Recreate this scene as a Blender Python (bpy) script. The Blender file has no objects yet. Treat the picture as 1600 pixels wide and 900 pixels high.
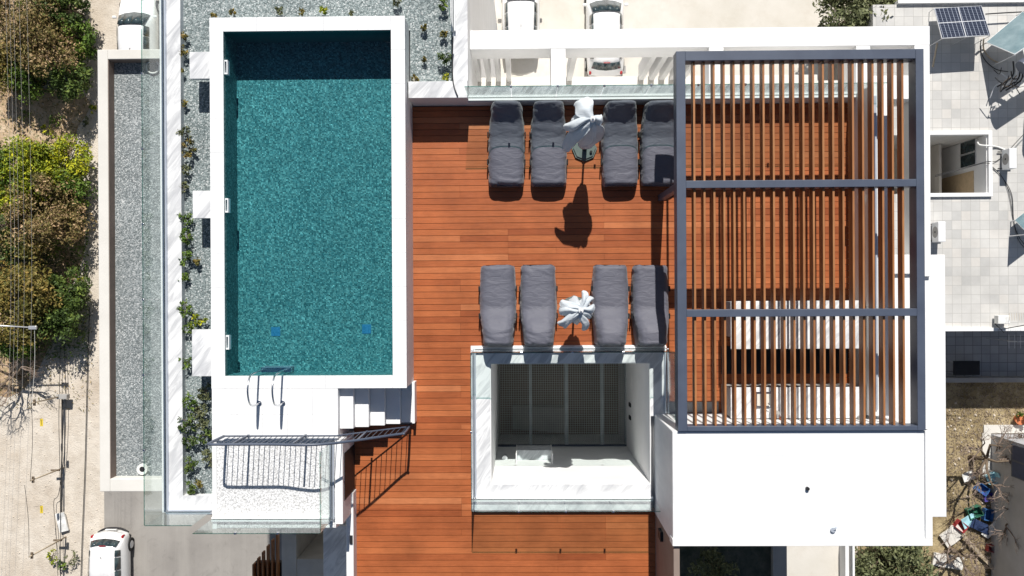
import bpy, bmesh, math, random
from mathutils import Vector, Matrix, noise, Euler
random.seed(7)
rad = math.radians
SC = bpy.context.scene
C = SC.collection
# ------------------------------------------------------------------ camera
H = 19.0; F = 1330.0
cam_d = bpy.data.cameras.new('camera'); cam = bpy.data.objects.new('camera', cam_d); C.objects.link(cam)
cam.location = (0, 0, H); cam.rotation_euler = (0, math.atan(20/F), rad(-0.32))
cam_d.sensor_width = 36; cam_d.lens = F/1600*36; cam_d.clip_end = 6000; cam_d.clip_start = .1
SC.camera = cam
RM = cam.rotation_euler.to_matrix()
# ------------------------------------------------------------------ world + sun
SUN_EL = 45.5; SX = 0.06
w = bpy.data.worlds.new('World'); SC.world = w; w.use_nodes = True
nt = w.node_tree
sky = nt.nodes.new('ShaderNodeTexSky'); sky.sky_type = 'NISHITA'; sky.sun_disc = False
sky.sun_elevation = rad(SUN_EL); sky.sun_rotation = math.atan(SX); sky.air_density = 1.0; sky.dust_density = .6
bg = nt.nodes['Background']; bg.inputs[1].default_value = 0.05
nt.links.new(sky.outputs[0], bg.inputs[0])
sl = bpy.data.lights.new('sun', 'SUN'); sl.energy = 4.9; sl.angle = rad(.5); sl.color = (1, .96, .9)
so = bpy.data.objects.new('sun', sl); C.objects.link(so); so.location = (0, 30, 40)
so.rotation_euler = Vector((-SX, -1, -math.tan(rad(SUN_EL)))).to_track_quat('-Z', 'Y').to_euler()
SC.view_settings.view_transform = 'Standard'; SC.view_settings.look = 'None'
SC.view_settings.gamma = 1; SC.view_settings.use_curve_mapping = False
SC.view_settings.exposure = 0.33
SC.cycles.transparent_max_bounces = 16; SC.cycles.max_bounces = 6
SC.cycles.use_denoising = True

def P(px, py, z):
    d = RM @ Vector(((px-800)/F, (450-py)/F, -1))
    t = (z-H)/d.z
    return Vector((d.x*t, d.y*t, z))
def RB(px0, py0, px1, py1, z):
    mx, my = (px0+px1)/2, (py0+py1)/2
    return P(px0, my, z).x, P(px1, my, z).x, P(mx, py1, z).y, P(mx, py0, z).y

# ------------------------------------------------------------------ materials
M = {}
class NB:
    def __init__(s, name, rough=.7, metal=0, spec=.3):
        m = bpy.data.materials.new(name); m.use_nodes = True; s.m = m; s.t = m.node_tree
        s.b = s.t.nodes['Principled BSDF']; s.out = s.t.nodes['Material Output']
        s.b.inputs['Roughness'].default_value = rough; s.b.inputs['Metallic'].default_value = metal
        s.b.inputs['Specular IOR Level'].default_value = spec
        M[name] = m
    def n(s, typ, ins=None, **kw):
        nd = s.t.nodes.new('ShaderNode'+typ)
        for k, v in kw.items(): setattr(nd, k, v)
        for k, v in (ins or {}).items():
            if hasattr(v, 'is_output') or isinstance(v, bpy.types.NodeSocket): s.t.links.new(v, nd.inputs[k])
            else: nd.inputs[k].default_value = v
        return nd
    def pos(s, scale=(1, 1, 1), obj=False, rot=(0, 0, 0)):
        src = s.n('TexCoord').outputs['Object'] if obj else s.n('NewGeometry').outputs['Position']
        mp = s.n('Mapping', {'Vector': src}); mp.inputs['Scale'].default_value = scale; mp.inputs['Rotation'].default_value = rot
        return mp.outputs[0]
    def noise(s, vec, scale, detail=4, rough=.55, dist=0):
        return s.n('TexNoise', {'Vector': vec, 'Scale': scale, 'Detail': detail, 'Roughness': rough, 'Distortion': dist}).outputs['Fac']
    def ramp(s, fac, stops, interp='LINEAR'):
        r = s.n('ValToRGB', {'Fac': fac}); cr = r.color_ramp; cr.interpolation = interp
        while len(cr.elements) < len(stops): cr.elements.new(.5)
        for e, (p, c) in zip(cr.elements, stops):
            e.position = p; e.color = (c, c, c, 1) if isinstance(c, (int, float)) else (*c, 1)
        return r.outputs[0]
    def mix(s, fac, a, b, mode='MIX'):
        nd = s.n('Mix', data_type='RGBA', blend_type=mode)
        for k, v in ((0, fac), (6, a), (7, b)):
            if isinstance(v, bpy.types.NodeSocket): s.t.links.new(v, nd.inputs[k])
            else: nd.inputs[k].default_value = v if k == 0 else (*v, 1)
        return nd.outputs[2]
    def math(s, op, a, b=0):
        nd = s.n('Math', operation=op)
        for k, v in ((0, a), (1, b)):
            if isinstance(v, bpy.types.NodeSocket): s.t.links.new(v, nd.inputs[k])
            else: nd.inputs[k].default_value = v
        return nd.outputs[0]
    def col(s, v):
        if isinstance(v, bpy.types.NodeSocket): s.t.links.new(v, s.b.inputs['Base Color'])
        else: s.b.inputs['Base Color'].default_value = (*v, 1)
        return s
    def bump(s, h, strength=.3, dist=.02):
        bn = s.n('Bump', {'Height': h, 'Strength': strength, 'Distance': dist})
        s.t.links.new(bn.outputs[0], s.b.inputs['Normal']); return s
def flecked(name, a, b, scale=3, rough=.7, bump=.15, metal=0, spec=.3, stretch=(1, 1, 1), bscale=None, obj=False, dist=.01):
    k = NB(name, rough, metal, spec); v = k.pos(stretch, obj)
    f = k.noise(v, scale, 6, .6)
    k.col(k.ramp(f, [(.3, a), (.7, b)])); k.bump(k.noise(v, bscale or scale*6, 3), bump, dist); return k
flecked('white_plaster', (.7, .7, .695), (.79, .79, .785), 1.2, .6, .12)
flecked('white_roof', (.66, .67, .68), (.78, .78, .78), .9, .55, .3, stretch=(.35, 3, 1))
flecked('grating_steel', (.46, .5, .46), (.56, .6, .55), 3, .5)
flecked('light_beam', (.3, .34, .36), (.38, .42, .44), 3, .45)
flecked('beige_wall', (.5, .47, .42), (.6, .57, .52), 1.5)
flecked('render_grey', (.36, .36, .37), (.46, .46, .48), .8, .8)
flecked('grey_wall', (.28, .27, .265), (.38, .37, .35), 1.2, .7)
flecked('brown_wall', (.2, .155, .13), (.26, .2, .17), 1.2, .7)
flecked('concrete', (.4, .375, .33), (.56, .53, .48), 1.3, .85, .3, bscale=25)
flecked('pale_concrete', (.56, .54, .5), (.68, .66, .62), .5, .85, .2, bscale=18)
k = NB('pavement', .85); v = k.pos()
c = k.ramp(k.noise(v, .3, 8, .65), [(.3, (.22, .205, .19)), (.7, (.33, .31, .285))])
c = k.mix(k.ramp(k.noise(v, 1.7, 6, .7, .8), [(.55, 0.0), (.72, .45)]), c, (.15, .14, .13))
c = k.mix(k.ramp(k.noise(k.pos((1, .06, 1)), 1.6, 5, .6), [(.45, 0.0), (.7, .5)]), c, (.36, .34, .31))
c = k.mix(k.ramp(k.noise(v, 9, 4, .8), [(.68, 0.0), (.75, .7)]), c, (.12, .11, .1))
k.col(c); k.bump(k.noise(v, 20), .25)
flecked('anthracite', (.052, .065, .098), (.07, .087, .125), 2, .45, .04, spec=.5)
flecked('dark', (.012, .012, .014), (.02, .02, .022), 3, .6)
flecked('channel', (.55, .6, .68), (.66, .7, .76), 3, .3, .02, metal=.5)
flecked('steel', (.6, .61, .63), (.72, .73, .75), 4, .22, .02, metal=1)
flecked('white_metal', (.7, .71, .72), (.78, .79, .8), 4, .4, .03, spec=.5)
flecked('black_rubber', (.012, .012, .013), (.02, .02, .02), 6, .7)
flecked('trunk', (.11, .08, .055), (.2, .155, .11), 6, .9, .5)
flecked('slat_wood', (.24, .095, .035), (.38, .17, .065), 3, .45, .1, stretch=(6, .6, 6), spec=.4)
flecked('terracotta', (.5, .15, .06), (.6, .2, .09), 6, .8)
flecked('frame_alu', (.55, .56, .58), (.65, .66, .68), 6, .35, .02, metal=.6)
for n_, c_ in (('plastic_blue', (.04, .13, .33)), ('plastic_light_blue', (.35, .62, .7)), ('plastic_red', (.34, .04, .045)),
               ('plastic_green', (.03, .14, .09)), ('plastic_white', (.7, .7, .68)), ('plastic_purple', (.06, .05, .3)),
               ('plastic_navy', (.03, .05, .12)), ('yellow_paint', (.65, .48, .04)), ('tail_red', (.35, .01, .015)),
               ('cable_dark', (.03, .03, .03)), ('cable_pale', (.5, .5, .48)), ('old_wood', (.4, .33, .24)), ('curtain', (.45, .42, .38)),
               ('tan_door', (.5, .38, .24))):
    flecked(n_, tuple(x*.85 for x in c_), tuple(min(x*1.12, 1) for x in c_), 5, .5, .08, spec=.4)
k = NB('car_paint', .25, 0, .5); k.col((.78, .78, .78)); k.b.inputs['Coat Weight'].default_value = .6
k = NB('car_glass', .06, 0, .8); k.col(k.ramp(k.noise(k.pos((1, 1, 1), True), 2.5, 3), [(.35, (.012, .02, .025)), (.7, (.05, .075, .08))]))
# marble with slanting grey veins
def marble(name, lo, hi, sc):
    k = NB(name, .35, 0, .4); v = k.pos((1, 1, 1), False, (0, 0, rad(38)))
    v2 = k.n('Mapping', {'Vector': v}); v2.inputs['Scale'].default_value = (1, .16, 1)
    f = k.noise(v2.outputs[0], sc, 8, .62, 1.2); g = k.noise(k.pos(), 1.3, 3)
    c = k.ramp(f, [(.32, lo), (.47, tuple((a+b)/2 for a, b in zip(lo, hi))), (.56, hi)])
    k.col(k.mix(.35, c, k.ramp(g, [(.3, tuple(x*.85 for x in hi)), (.7, hi)]))); return k
marble('marble', (.3, .31, .335), (.74, .745, .75), 5)
marble('marble_grey', (.2, .22, .24), (.62, .64, .66), 7)
# gravel
def gravel(name, stops, scale, bs=.9):
    k = NB(name, .85); v = k.pos()
    vo = k.n('TexVoronoi', {'Vector': v, 'Scale': scale, 'Randomness': 1.0})
    wn = k.n('SeparateColor', {'Color': vo.outputs['Color']})
    c = k.ramp(wn.outputs[0], stops)
    edge = k.ramp(vo.outputs['Distance'], [(.3, 1.0), (.8, .55)])
    big = k.ramp(k.noise(v, .7, 4), [(.3, .86), (.7, 1.06)])
    k.col(k.mix(1, k.mix(1, c, edge, 'MULTIPLY'), big, 'MULTIPLY'))
    hgt = k.math('ADD', k.math('MULTIPLY', vo.outputs['Distance'], -1.0), k.math('MULTIPLY', wn.outputs[1], .6))
    k.bump(hgt, bs, .03); return k
gravel('gravel', [(0, (.13, .165, .17)), (.45, (.25, .3, .305)), (.8, (.38, .43, .43)), (1, (.6, .63, .63))], 36, .4)
gravel('gravel_low', [(0, (.14, .165, .17)), (.45, (.26, .29, .3)), (.8, (.39, .42, .425)), (1, (.6, .62, .62))], 38, .4)
gravel('white_pebble', [(0, (.68, .68, .67)), (.2, (.8, .8, .8)), (1, (.86, .86, .86))], 30, .25)
flecked('dry_grass_ground', (.16, .115, .055), (.42, .34, .2), 1.6, .95, .8, bscale=14, dist=.05)
# soil / dirt ground
k = NB('dirt', .95); v = k.pos()
f = k.noise(v, .22, 8, .62); g = k.noise(v, 2.2, 8, .7); s_ = k.noise(v, 14, 4, .7)
c = k.ramp(f, [(.3, (.54, .48, .4)), (.5, (.64, .58, .5)), (.72, (.48, .4, .31))])
c = k.mix(k.ramp(g, [(.45, 0.0), (.72, .5)]), c, (.37, .31, .245))
c = k.mix(k.ramp(s_, [(.66, 0.0), (.74, .6)]), c, (.26, .22, .17))
c = k.mix(k.ramp(k.noise(k.pos((1, .12, 1)), .9, 5, .6), [(.5, 0.0), (.7, .35)]), c, (.42, .36, .29))
k.col(c); k.bump(k.math('ADD', g, s_), .5, .08)
k = NB('brown_soil', .95); v = k.pos()
c = k.ramp(k.noise(v, .9, 8, .65), [(.3, (.3, .2, .11)), (.5, (.46, .33, .21)), (.7, (.62, .5, .36))])
c = k.mix(k.ramp(k.noise(v, 4, 6, .7), [(.52, 0.0), (.68, .8)]), c, (.1, .13, .035))
k.col(c); k.bump(k.noise(v, 9, 6), .6, .1)
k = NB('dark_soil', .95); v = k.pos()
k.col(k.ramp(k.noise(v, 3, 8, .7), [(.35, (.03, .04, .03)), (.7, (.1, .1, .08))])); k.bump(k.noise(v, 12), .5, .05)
k = NB('parking_floor', .8); v = k.pos()
c = k.ramp(k.noise(v, .35, 7, .6), [(.3, (.52, .49, .43)), (.6, (.62, .59, .54))])
c = k.mix(k.ramp(k.noise(v, 1.3, 8, .7), [(.5, 0.0), (.75, .4)]), c, (.46, .41, .34)); k.col(c); k.bump(k.noise(v, 20), .15)
# deck boards, tint per board
k = NB('deck_board', .42, 0, .35); a = k.n('Attribute', attribute_name='tint'); v = k.pos((.9, 14, 1))
base = k.ramp(a.outputs['Fac'], [(0, (.28, .073, .024)), (.35, (.35, .1, .034)), (.7, (.4, .122, .042)), (1, (.47, .165, .066))])
gr = k.ramp(k.noise(v, 3.2, 8, .65, .6), [(.3, .82), (.7, 1.12)])
blot = k.ramp(k.noise(k.pos(), 1.1, 5, .6), [(.28, .72), (.72, 1.14)])
k.col(k.mix(1, k.mix(1, base, gr, 'MULTIPLY'), blot, 'MULTIPLY')); k.bump(k.noise(v, 9, 3), .12, .004)
k.t.links.new(k.ramp(k.noise(v, 5, 4), [(.3, .34), (.7, .52)]), k.b.inputs['Roughness'])
# cell-based (tiles / mosaic)
def cells(name, size, stops, joint, jw=.06, rough=.6, extra=None, axes='xy'):
    k = NB(name, rough); v = k.pos()
    sc = k.n('VectorMath', {0: v}, operation='SCALE'); sc.inputs['Scale'].default_value = 1/size
    fl = k.n('VectorMath', {0: sc.outputs[0]}, operation='FLOOR')
    fr = k.n('VectorMath', {0: sc.outputs[0]}, operation='FRACTION')
    wn = k.n('TexWhiteNoise', {'Vector': fl.outputs[0]}, noise_dimensions='3D' if axes == 'xyz' else '2D')
    c = k.ramp(wn.outputs['Value'], stops)
    sp = k.n('SeparateXYZ', {0: fr.outputs[0]})
    m = k.math('MINIMUM', k.math('GREATER_THAN', sp.outputs[0], jw), k.math('GREATER_THAN', sp.outputs[1], jw))
    if extra: c = extra(k, c)
    k.col(k.mix(m, joint, c)); return k
def dirt_mul(lo=.85, hi=1.05, sc=.8):
    def f(k, c): return k.mix(1, c, k.ramp(k.noise(k.pos(), sc, 6, .65), [(.3, lo), (.7, hi)]), 'MULTIPLY')
    return f
cells('roof_tiles', .392, [(0, (.49, .485, .47)), (.3, (.54, .53, .51)), (.8, (.58, .57, .545)), (1, (.6, .575, .54))], (.36, .35, .33), .04, .7, dirt_mul(.78, 1.06, .5))
cells('yard_tiles', .4, [(0, (.34, .35, .37)), (1, (.42, .43, .45))], (.2, .2, .2), .07, .7, dirt_mul())
def mos_caustics(k, c):
    v = k.pos((1, 1, 1), False, (0, 0, .6)); mp = k.n('Mapping', {'Vector': v}); mp.inputs['Scale'].default_value = (1, 1.9, 1)
    c = k.mix(1, c, k.ramp(k.noise(mp.outputs[0], 14, 4, .6, 1.6), [(.35, .56), (.5, 1.0), (.63, 1.65)]), 'MULTIPLY')  # streaks put the water's rippled light into the tile colour
    return k.mix(1, c, k.ramp(k.noise(v, .35, 4, .6), [(.3, .88), (.7, 1.12)]), 'MULTIPLY')
cells('mosaic', .031, [(0, (.03, .095, .1)), (.4, (.08, .17, .17)), (.8, (.15, .25, .235)), (.97, (.2, .32, .3)), (1, (.27, .42, .39))], (.02, .13, .135), .06, .5, mos_caustics, 'xyz')
cells('blue_tile', .03, [(0, (.02, .13, .25)), (1, (.06, .2, .36))], (.05, .2, .3), .1, .5)
# PV cells
k = NB('pv_cell', .22, 0, .6); v = k.pos((1, 1, 1), True)
sp = k.n('SeparateXYZ', {0: v})
def gl(ax, s, w_): return k.math('LESS_THAN', k.math('FRACT', k.math('DIVIDE', sp.outputs[ax], s)), w_)
m_ = k.math('MAXIMUM', gl(0, .165, .09), k.math('MULTIPLY', gl(1, .085, .1), .45))
k.col(k.mix(m_, (.008, .012, .028), (.3, .33, .4)))
k = NB('collector_glass', .12, 0, .8); k.col(k.ramp(k.noise(k.pos(), 1.5, 4), [(.3, (.09, .16, .19)), (.7, (.2, .28, .31))]))
# cloth for covers
def fabric(name, a, b, rough=.65):
    k = NB(name, rough, 0, .3); v = k.pos((1, 1, 1), True)
    c = k.ramp(k.noise(v, 2.2, 5), [(.3, a), (.7, b)]); k.col(c)
    mp = k.n('Mapping', {'Vector': v}); mp.inputs['Scale'].default_value = (1, 2.6, 1.5)
    h = k.noise(mp.outputs[0], 4, 3, .45, .8)
    k.bump(h, .35, .05); k.b.inputs['Sheen Weight'].default_value = .15; return k
fabric('cover_cloth', (.088, .09, .115), (.11, .112, .14), .6)
fabric('canopy_cloth', (.42, .46, .5), (.56, .6, .63), .8)
# water and glass: straight see-through plus a fresnel mirror
def clear(name, tint, rough, ior, bumpf=None, gloss=1.0, body=None):
    k = NB(name); k.t.nodes.remove(k.b)
    tr = k.n('BsdfTransparent'); tr.inputs[0].default_value = (*tint, 1)
    g = k.n('BsdfGlossy'); g.inputs['Roughness'].default_value = rough; g.inputs[0].default_value = (gloss, gloss, gloss, 1)
    ge = k.n('NewGeometry')
    if bumpf:
        bn = k.n('Bump', {'Height': bumpf(k), 'Strength': .3, 'Distance': .04})
        k.t.links.new(bn.outputs[0], g.inputs['Normal'])
    dp = k.n('VectorMath', {0: ge.outputs['Incoming'], 1: bn.outputs[0] if bumpf else ge.outputs['Normal']}, operation='DOT_PRODUCT')
    f0 = ((ior-1)/(ior+1))**2
    om = k.math('SUBTRACT', 1.0, k.math('ABSOLUTE', dp.outputs['Value']))
    fac = k.math('ADD', f0, k.math('MULTIPLY', k.math('POWER', om, 5.0), 1-f0))
    mx = k.n('MixShader', {0: fac, 1: tr.outputs[0], 2: g.outputs[0]})
    k.t.links.new(mx.outputs[0], k.out.inputs[0])
def wavef(k):
    v = k.pos((1, 1.5, 1), False, (0, 0, .5))
    return k.math('ADD', k.noise(v, 6, 5, .6, 1.0), k.math('MULTIPLY', k.noise(v, 22, 3, .6, .5), .35))
clear('water', (.53, .83, .89), .07, 1.33, wavef)
clear('glass', (.915, .96, .95), .03, 1.45, None, .8)
clear('glass_edge', (.5, .68, .64), .1, 1.5)
# leaves: tint per leaf
def leaves(name, stops):
    k = NB(name, .6, 0, .25); a = k.n('Attribute', attribute_name='tint'); c = k.ramp(a.outputs['Fac'], stops)
    k.col(k.mix(1, c, k.ramp(k.noise(k.pos((1, 1, 1), True), 1.6, 3), [(.3, .75), (.7, 1.2)]), 'MULTIPLY'))
    k.b.inputs['Subsurface Weight'].default_value = 0
leaves('leaf_green', [(0, (.035, .065, .012)), (.5, (.085, .15, .02)), (1, (.21, .28, .045))])
leaves('leaf_dark', [(0, (.025, .045, .01)), (.5, (.06, .1, .02)), (1, (.17, .22, .045))])
leaves('leaf_yellow', [(0, (.06, .1, .01)), (.4, (.17, .22, .015)), (.75, (.42, .42, .02)), (1, (.66, .6, .03))])
leaves('leaf_olive', [(0, (.05, .06, .025)), (.5, (.12, .135, .06)), (1, (.24, .25, .13))])
leaves('leaf_brown', [(0, (.04, .045, .012)), (.35, (.13, .115, .03)), (.7, (.29, .2, .09)), (1, (.55, .37, .23))])
leaves('leaf_rust', [(0, (.05, .065, .015)), (.5, (.15, .13, .03)), (1, (.33, .22, .06))])
leaves('twig_dry', [(0, (.1, .07, .05)), (.6, (.2, .15, .11)), (1, (.42, .35, .28))])

# ------------------------------------------------------------------ mesh helpers
class MB:
    def __init__(s): s.v = []; s.f = []; s.t = []
    def poly(s, pts, tint=0):
        n = len(s.v); s.v += [tuple(p) for p in pts]; s.f.append(tuple(range(n, n+len(pts)))); s.t.append(tint); return s
    def box(s, x0, x1, y0, y1, z0, z1, tint=0, mat=None):
        if x0 > x1: x0, x1 = x1, x0
        if y0 > y1: y0, y1 = y1, y0
        n = len(s.v)
        pts = [(x, y, z) for z in (z0, z1) for x, y in ((x0, y0), (x1, y0), (x1, y1), (x0, y1))]
        if mat is not None: pts = [tuple(mat @ Vector(p)) for p in pts]
        s.v += pts
        for q in ((3, 2, 1, 0), (4, 5, 6, 7), (0, 1, 5, 4), (1, 2, 6, 5), (2, 3, 7, 6), (3, 0, 4, 7)):
            s.f.append(tuple(n+i for i in q)); s.t.append(tint)
        return s
    def prism(s, pts, z0, z1):
        n = len(s.v); m = len(pts)
        s.v += [(p[0], p[1], z0) for p in pts] + [(p[0], p[1], z1) for p in pts]
        s.f.append(tuple(n+i for i in reversed(range(m)))); s.f.append(tuple(n+m+i for i in range(m)))
        for i in range(m): j = (i+1) % m; s.f.append((n+i, n+j, n+m+j, n+m+i))
        s.t += [0]*(m+2); return s
    def cyl(s, c, r, z0, z1, n=20, r2=None):
        r2 = r if r2 is None else r2; b = len(s.v)
        for z, rr in ((z0, r), (z1, r2)):
            s.v += [(c[0]+rr*math.cos(2*math.pi*i/n), c[1]+rr*math.sin(2*math.pi*i/n), z) for i in range(n)]
        s.f.append(tuple(b+i for i in reversed(range(n)))); s.f.append(tuple(b+n+i for i in range(n)))
        for i in range(n): j = (i+1) % n; s.f.append((b+i, b+j, b+n+j, b+n+i))
        s.t += [0]*(n+2); return s
    def rings(s, rr, cap=True):
        b = len(s.v); n = len(rr[0])
        for r in rr: s.v += [tuple(p) for p in r]
        for a in range(len(rr)-1):
            for i in range(n):
                j = (i+1) % n; s.f.append((b+a*n+i, b+a*n+j, b+(a+1)*n+j, b+(a+1)*n+i)); s.t.append(0)
        if cap:
            s.f.append(tuple(b+i for i in reversed(range(n)))); s.f.append(tuple(b+(len(rr)-1)*n+i for i in range(n))); s.t += [0, 0]
        return s
    def tube(s, pts, r, n=8):
        pts = [Vector(p) for p in pts]; rs = r if isinstance(r, (list, tuple)) else [r]*len(pts); rr = []
        prev = None
        for i, p in enumerate(pts):
            d = (pts[min(i+1, len(pts)-1)]-pts[max(i-1, 0)]).normalized()
            if prev is None: u = d.orthogonal().normalized()
            else:
                u = (prev-d*prev.dot(d)); u = u.normalized() if u.length > 1e-5 else d.orthogonal().normalized()
            prev = u; wv = d.cross(u)
            rr.append([p+(u*math.cos(2*math.pi*k/n)+wv*math.sin(2*math.pi*k/n))*rs[i] for k in range(n)])
        return s.rings(rr)
    def build(s, name, mat, parent=None, smooth=False, bevel=0, kind=None, tint=False):
        me = bpy.data.meshes.new(name); off = Vector(parent.location) if parent is not None and not parent.get('_local') else Vector((0, 0, 0))
        if parent is not None and parent.parent is not None: off = off + Vector(parent.parent.location)
        me.from_pydata([tuple(Vector(p)-off) for p in s.v], [], s.f)
        me.materials.append(M[mat]); 
        if tint:
            at = me.attributes.new('tint', 'FLOAT', 'FACE'); at.data.foreach_set('value', s.t)
        if smooth: me.polygons.foreach_set('use_smooth', [True]*len(me.polygons))
        me.update(); o = bpy.data.objects.new(name, me); C.objects.link(o)
        if parent is not None: o.parent = parent
        if bevel:
            b = o.modifiers.new('bevel', 'BEVEL'); b.width = bevel; b.segments = 2; b.limit_method = 'ANGLE'
        if kind: o['kind'] = kind
        return o
def tag(o, label, cat, group=None):
    o['label'] = label; o['category'] = cat
    if group: o['group'] = group
    return o
def thing(name, label, cat, loc=(0, 0, 0), group=None):
    o = bpy.data.objects.new(name, None); C.objects.link(o); o.location = loc; o.empty_display_size = .2
    return tag(o, label, cat, group)
def bez(p, n=12):
    """smooth curve through points (Catmull-Rom)"""
    p = [Vector(q) for q in p]; out = []
    for i in range(len(p)-1):
        a, b, c, d = p[max(i-1, 0)], p[i], p[i+1], p[min(i+2, len(p)-1)]
        for k in range(n):
            t = k/n; out.append(.5*((2*b)+(c-a)*t+(2*a-5*b+4*c-d)*t*t+(3*b-a-3*c+d)*t**3))
    return out+[p[-1]]
# ================================================================== ground
G = -21.0
MB().box(-1500, 1500, -1500, 1500, G-.5, G).build('ground', 'dirt', kind='structure')
x0, x1, y0, y1 = RB(728, -120, 1302, 140, G+.004)
MB().box(x0-2, x1, y0-3, y1, G, G+.06).build('parking_floor', 'parking_floor', kind='structure')
x0, x1, y0, y1 = RB(163, 640, 620, 1000, G+.05)
MB().box(x0, x1, y0, y1, G, G+.05).build('pavement', 'pavement', kind='structure')
x0, x1, y0, y1 = RB(-60, 130, 156, 205, G+.03)
sm = MB(); 
def blob_sheet(cx, cy, rx, ry, z, seed, n=40):
    return [(cx+rx*(1+.35*noise.noise(Vector((math.cos(a)*1.5+seed, math.sin(a)*1.5, seed))))*math.cos(a),
             cy+ry*(1+.35*noise.noise(Vector((math.cos(a)*1.5+seed, math.sin(a)*1.5, seed))))*math.sin(a), z) for a in [2*math.pi*i/n for i in range(n)]]
pA = P(60, 190, G); pB = P(40, 20, G); pC = P(50, 400, G)
sm.poly(blob_sheet(pA.x-.5, pA.y, 3.1, 1.9, G+.02, 3)); sm.poly(blob_sheet(pB.x-1, pB.y, 3.2, 3.4, G+.012, 8)); sm.poly(blob_sheet(pC.x-1.2, pC.y, 3.3, 5.6, G+.016, 5))
sm.build('brown_soil', 'brown_soil', kind='structure')
x0, x1, y0, y1 = RB(1475, 575, 1700, 960, G+.03)
MB().box(x0-4, x1, y0, y1, G, G+.03).build('dry_grass', 'dry_grass_ground', kind='stuff')

# ================================================================== villa
zD = 0.0
villa = thing('villa', 'modern white house with a timber roof terrace, marble ledges and a rooftop pool', 'house', (0, 0, G))
def vb(name, mat, boxes, bevel=.012, parent=villa, **k):
    m = MB()
    for b in boxes: m.box(*b)
    return m.build(name, mat, parent, bevel=bevel, **k)
XW = P(244, 450, .6).x                     # west face
# shaft opening
sx0, sx1, sy0, sy1 = RB(766, 567, 1017, 757, .15)
XE = P(1392, 300, 1.1).x
YN_led = P(1000, 132, .4).y
YN = 12.0; YS = -9.0
XP = P(730, 100, .83).x                   # east end of the gravel terrace
ysP = P(430, 828, 1.1).y                  # south edge, west wing
xdk = P(553, 800, 0).x                    # deck west edge, south part
ybx = P(1250, 851, 2.38).y
zb = -.12
XE2 = P(1454, 760, 2.38).x
vb('outer_wall', 'white_plaster', [
    (XW, XP, YN_led-.35, YN, G, zb),
    (XW, sx0, ysP, YN_led-.355, G, zb),
    (sx0, sx1, sy1, YN_led, G, zb),
    (XP, XE, YN_led-.35, YN_led, G, zb-.001) if False else (XP, sx0-.001, YN_led-.352, YN_led, G, zb),
    (sx1, XE, ybx, YN_led, G, zb),
    (sx0, sx1, -6.6, sy0, G, zb),
    (sx0-.001, sx1, sy0, sy1, G, -6.4),
    (xdk, sx0, -9, ysP-.001, G, zb),
    (sx0, P(1026, 860, 0).x, -9, -6.6, G, zb)], 0)
# shaft lining walls (sunlit plaster)
t = .04
vb('light_court_wall', 'white_plaster', [
    (sx0+.001, sx0+.02, sy0+.021, sy1-.021, -6.19, .13), (sx1-.02, sx1-.001, sy0+.021, sy1-.021, -6.19, .13),
    (sx0+.001, sx1-.001, sy0+.001, sy0+.02, -6.19, .13), (sx0+.001, sx1-.001, sy1-.02, sy1-.001, -6.19, .13)], 0)
# niche in south shaft wall: a sill block with dark recess
nx0, nx1, _, _ = RB(808, 712, 865, 735, -3.3)
zt = -3.15
nx0, nx1, _, _ = RB(808, 700, 862, 735, -2.2)
nx0, nx1, _, _ = RB(808, 700, 862, 735, -2.2)
vb('niche_ledge', 'marble_grey', [(nx0, nx1, sy0+.021, sy0+.27, -3.1, -2.45)], .01)
for q_ in (nx0-.03, nx1+.001): vb('niche_cheek', 'white_plaster', [(q_, q_+.029, sy0+.021, sy0+.28, -3.15, -1.95)], .005)
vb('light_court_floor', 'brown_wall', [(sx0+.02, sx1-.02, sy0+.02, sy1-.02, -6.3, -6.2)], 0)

# ---- deck boards
random.seed(3)
rects = []
def rr(a, b, c, d, z=0):
    x0, x1, y0, y1 = RB(a, b, c, d, z); return [x0, x1, y0, y1]
xe = P(1326, 300, 0).x; yt = P(1000, 164, 0).y; xl = P(645, 400, 0).x
ledgeL, ledgeR, ledgeB, ledgeT = P(736, 650, .15).x, P(1041, 600, .15).x, P(880, 797, .15).y, P(880, 540, .15).y
yst = P(600, 664, 0).y; ywb = P(1250, 673, 2.38).y
xbx = P(1051, 760, 2.38).x
zones = [(xl, xe, ledgeT, yt), (xl, ledgeL, yst, ledgeT), (xdk, ledgeL, ledgeB, yst), (xdk, P(1026, 850, 0).x, -9, ledgeB), (ledgeR, xe, ywb, ledgeT)]
bd = MB(); pitch = .1395; gap = .009
joints = [P(px, 400, 0).x for px in (560, 719, 794, 869, 944, 1019, 1095, 1170, 1245, 1320)]
y = -9.0; row = 0
while y < yt:
    for (a, b, c, d) in zones:
        lo, hi = max(y, c), min(y+pitch-gap, d)
        if hi-lo < .02: continue
        js = [j+(0 if row % 2 else .0) for j in joints if a+.15 < j < b-.15]
        js = [j for j in js if random.random() < .3]
        xs = [a]+js+[b]
        for p, q in zip(xs, xs[1:]): bd.box(p+.0015, q-.0015, lo, hi, -.028, 0, tint=min(1, max(0, random.gauss(.48, .23))))
    y += pitch; row += 1
bd.build('deck', 'deck_board', kind='structure', tint=True)
sub = MB()
for (a, b, c, d) in zones: sub.box(a, b, c, d, -.09, -.05)
sub.build('deck_underlay', 'dark', kind='structure')

# ---- shaft ledges (marble), slightly proud of the deck
zl = .15
vb('marble_ledge', 'marble', [(ledgeL, sx0, ledgeB, sy0, -.3, zl), (sx0, sx1-.0, ledgeB, sy0, -.3, zl-.001), (ledgeL, sx0, sy0, ledgeT, -.3, zl-.0005),
                              (sx0, sx1, sy1, ledgeT, -.3, zl-.0015), (sx1, ledgeR, P(1030, 650, .15).y, ledgeT, -.3, zl)], 0)

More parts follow.
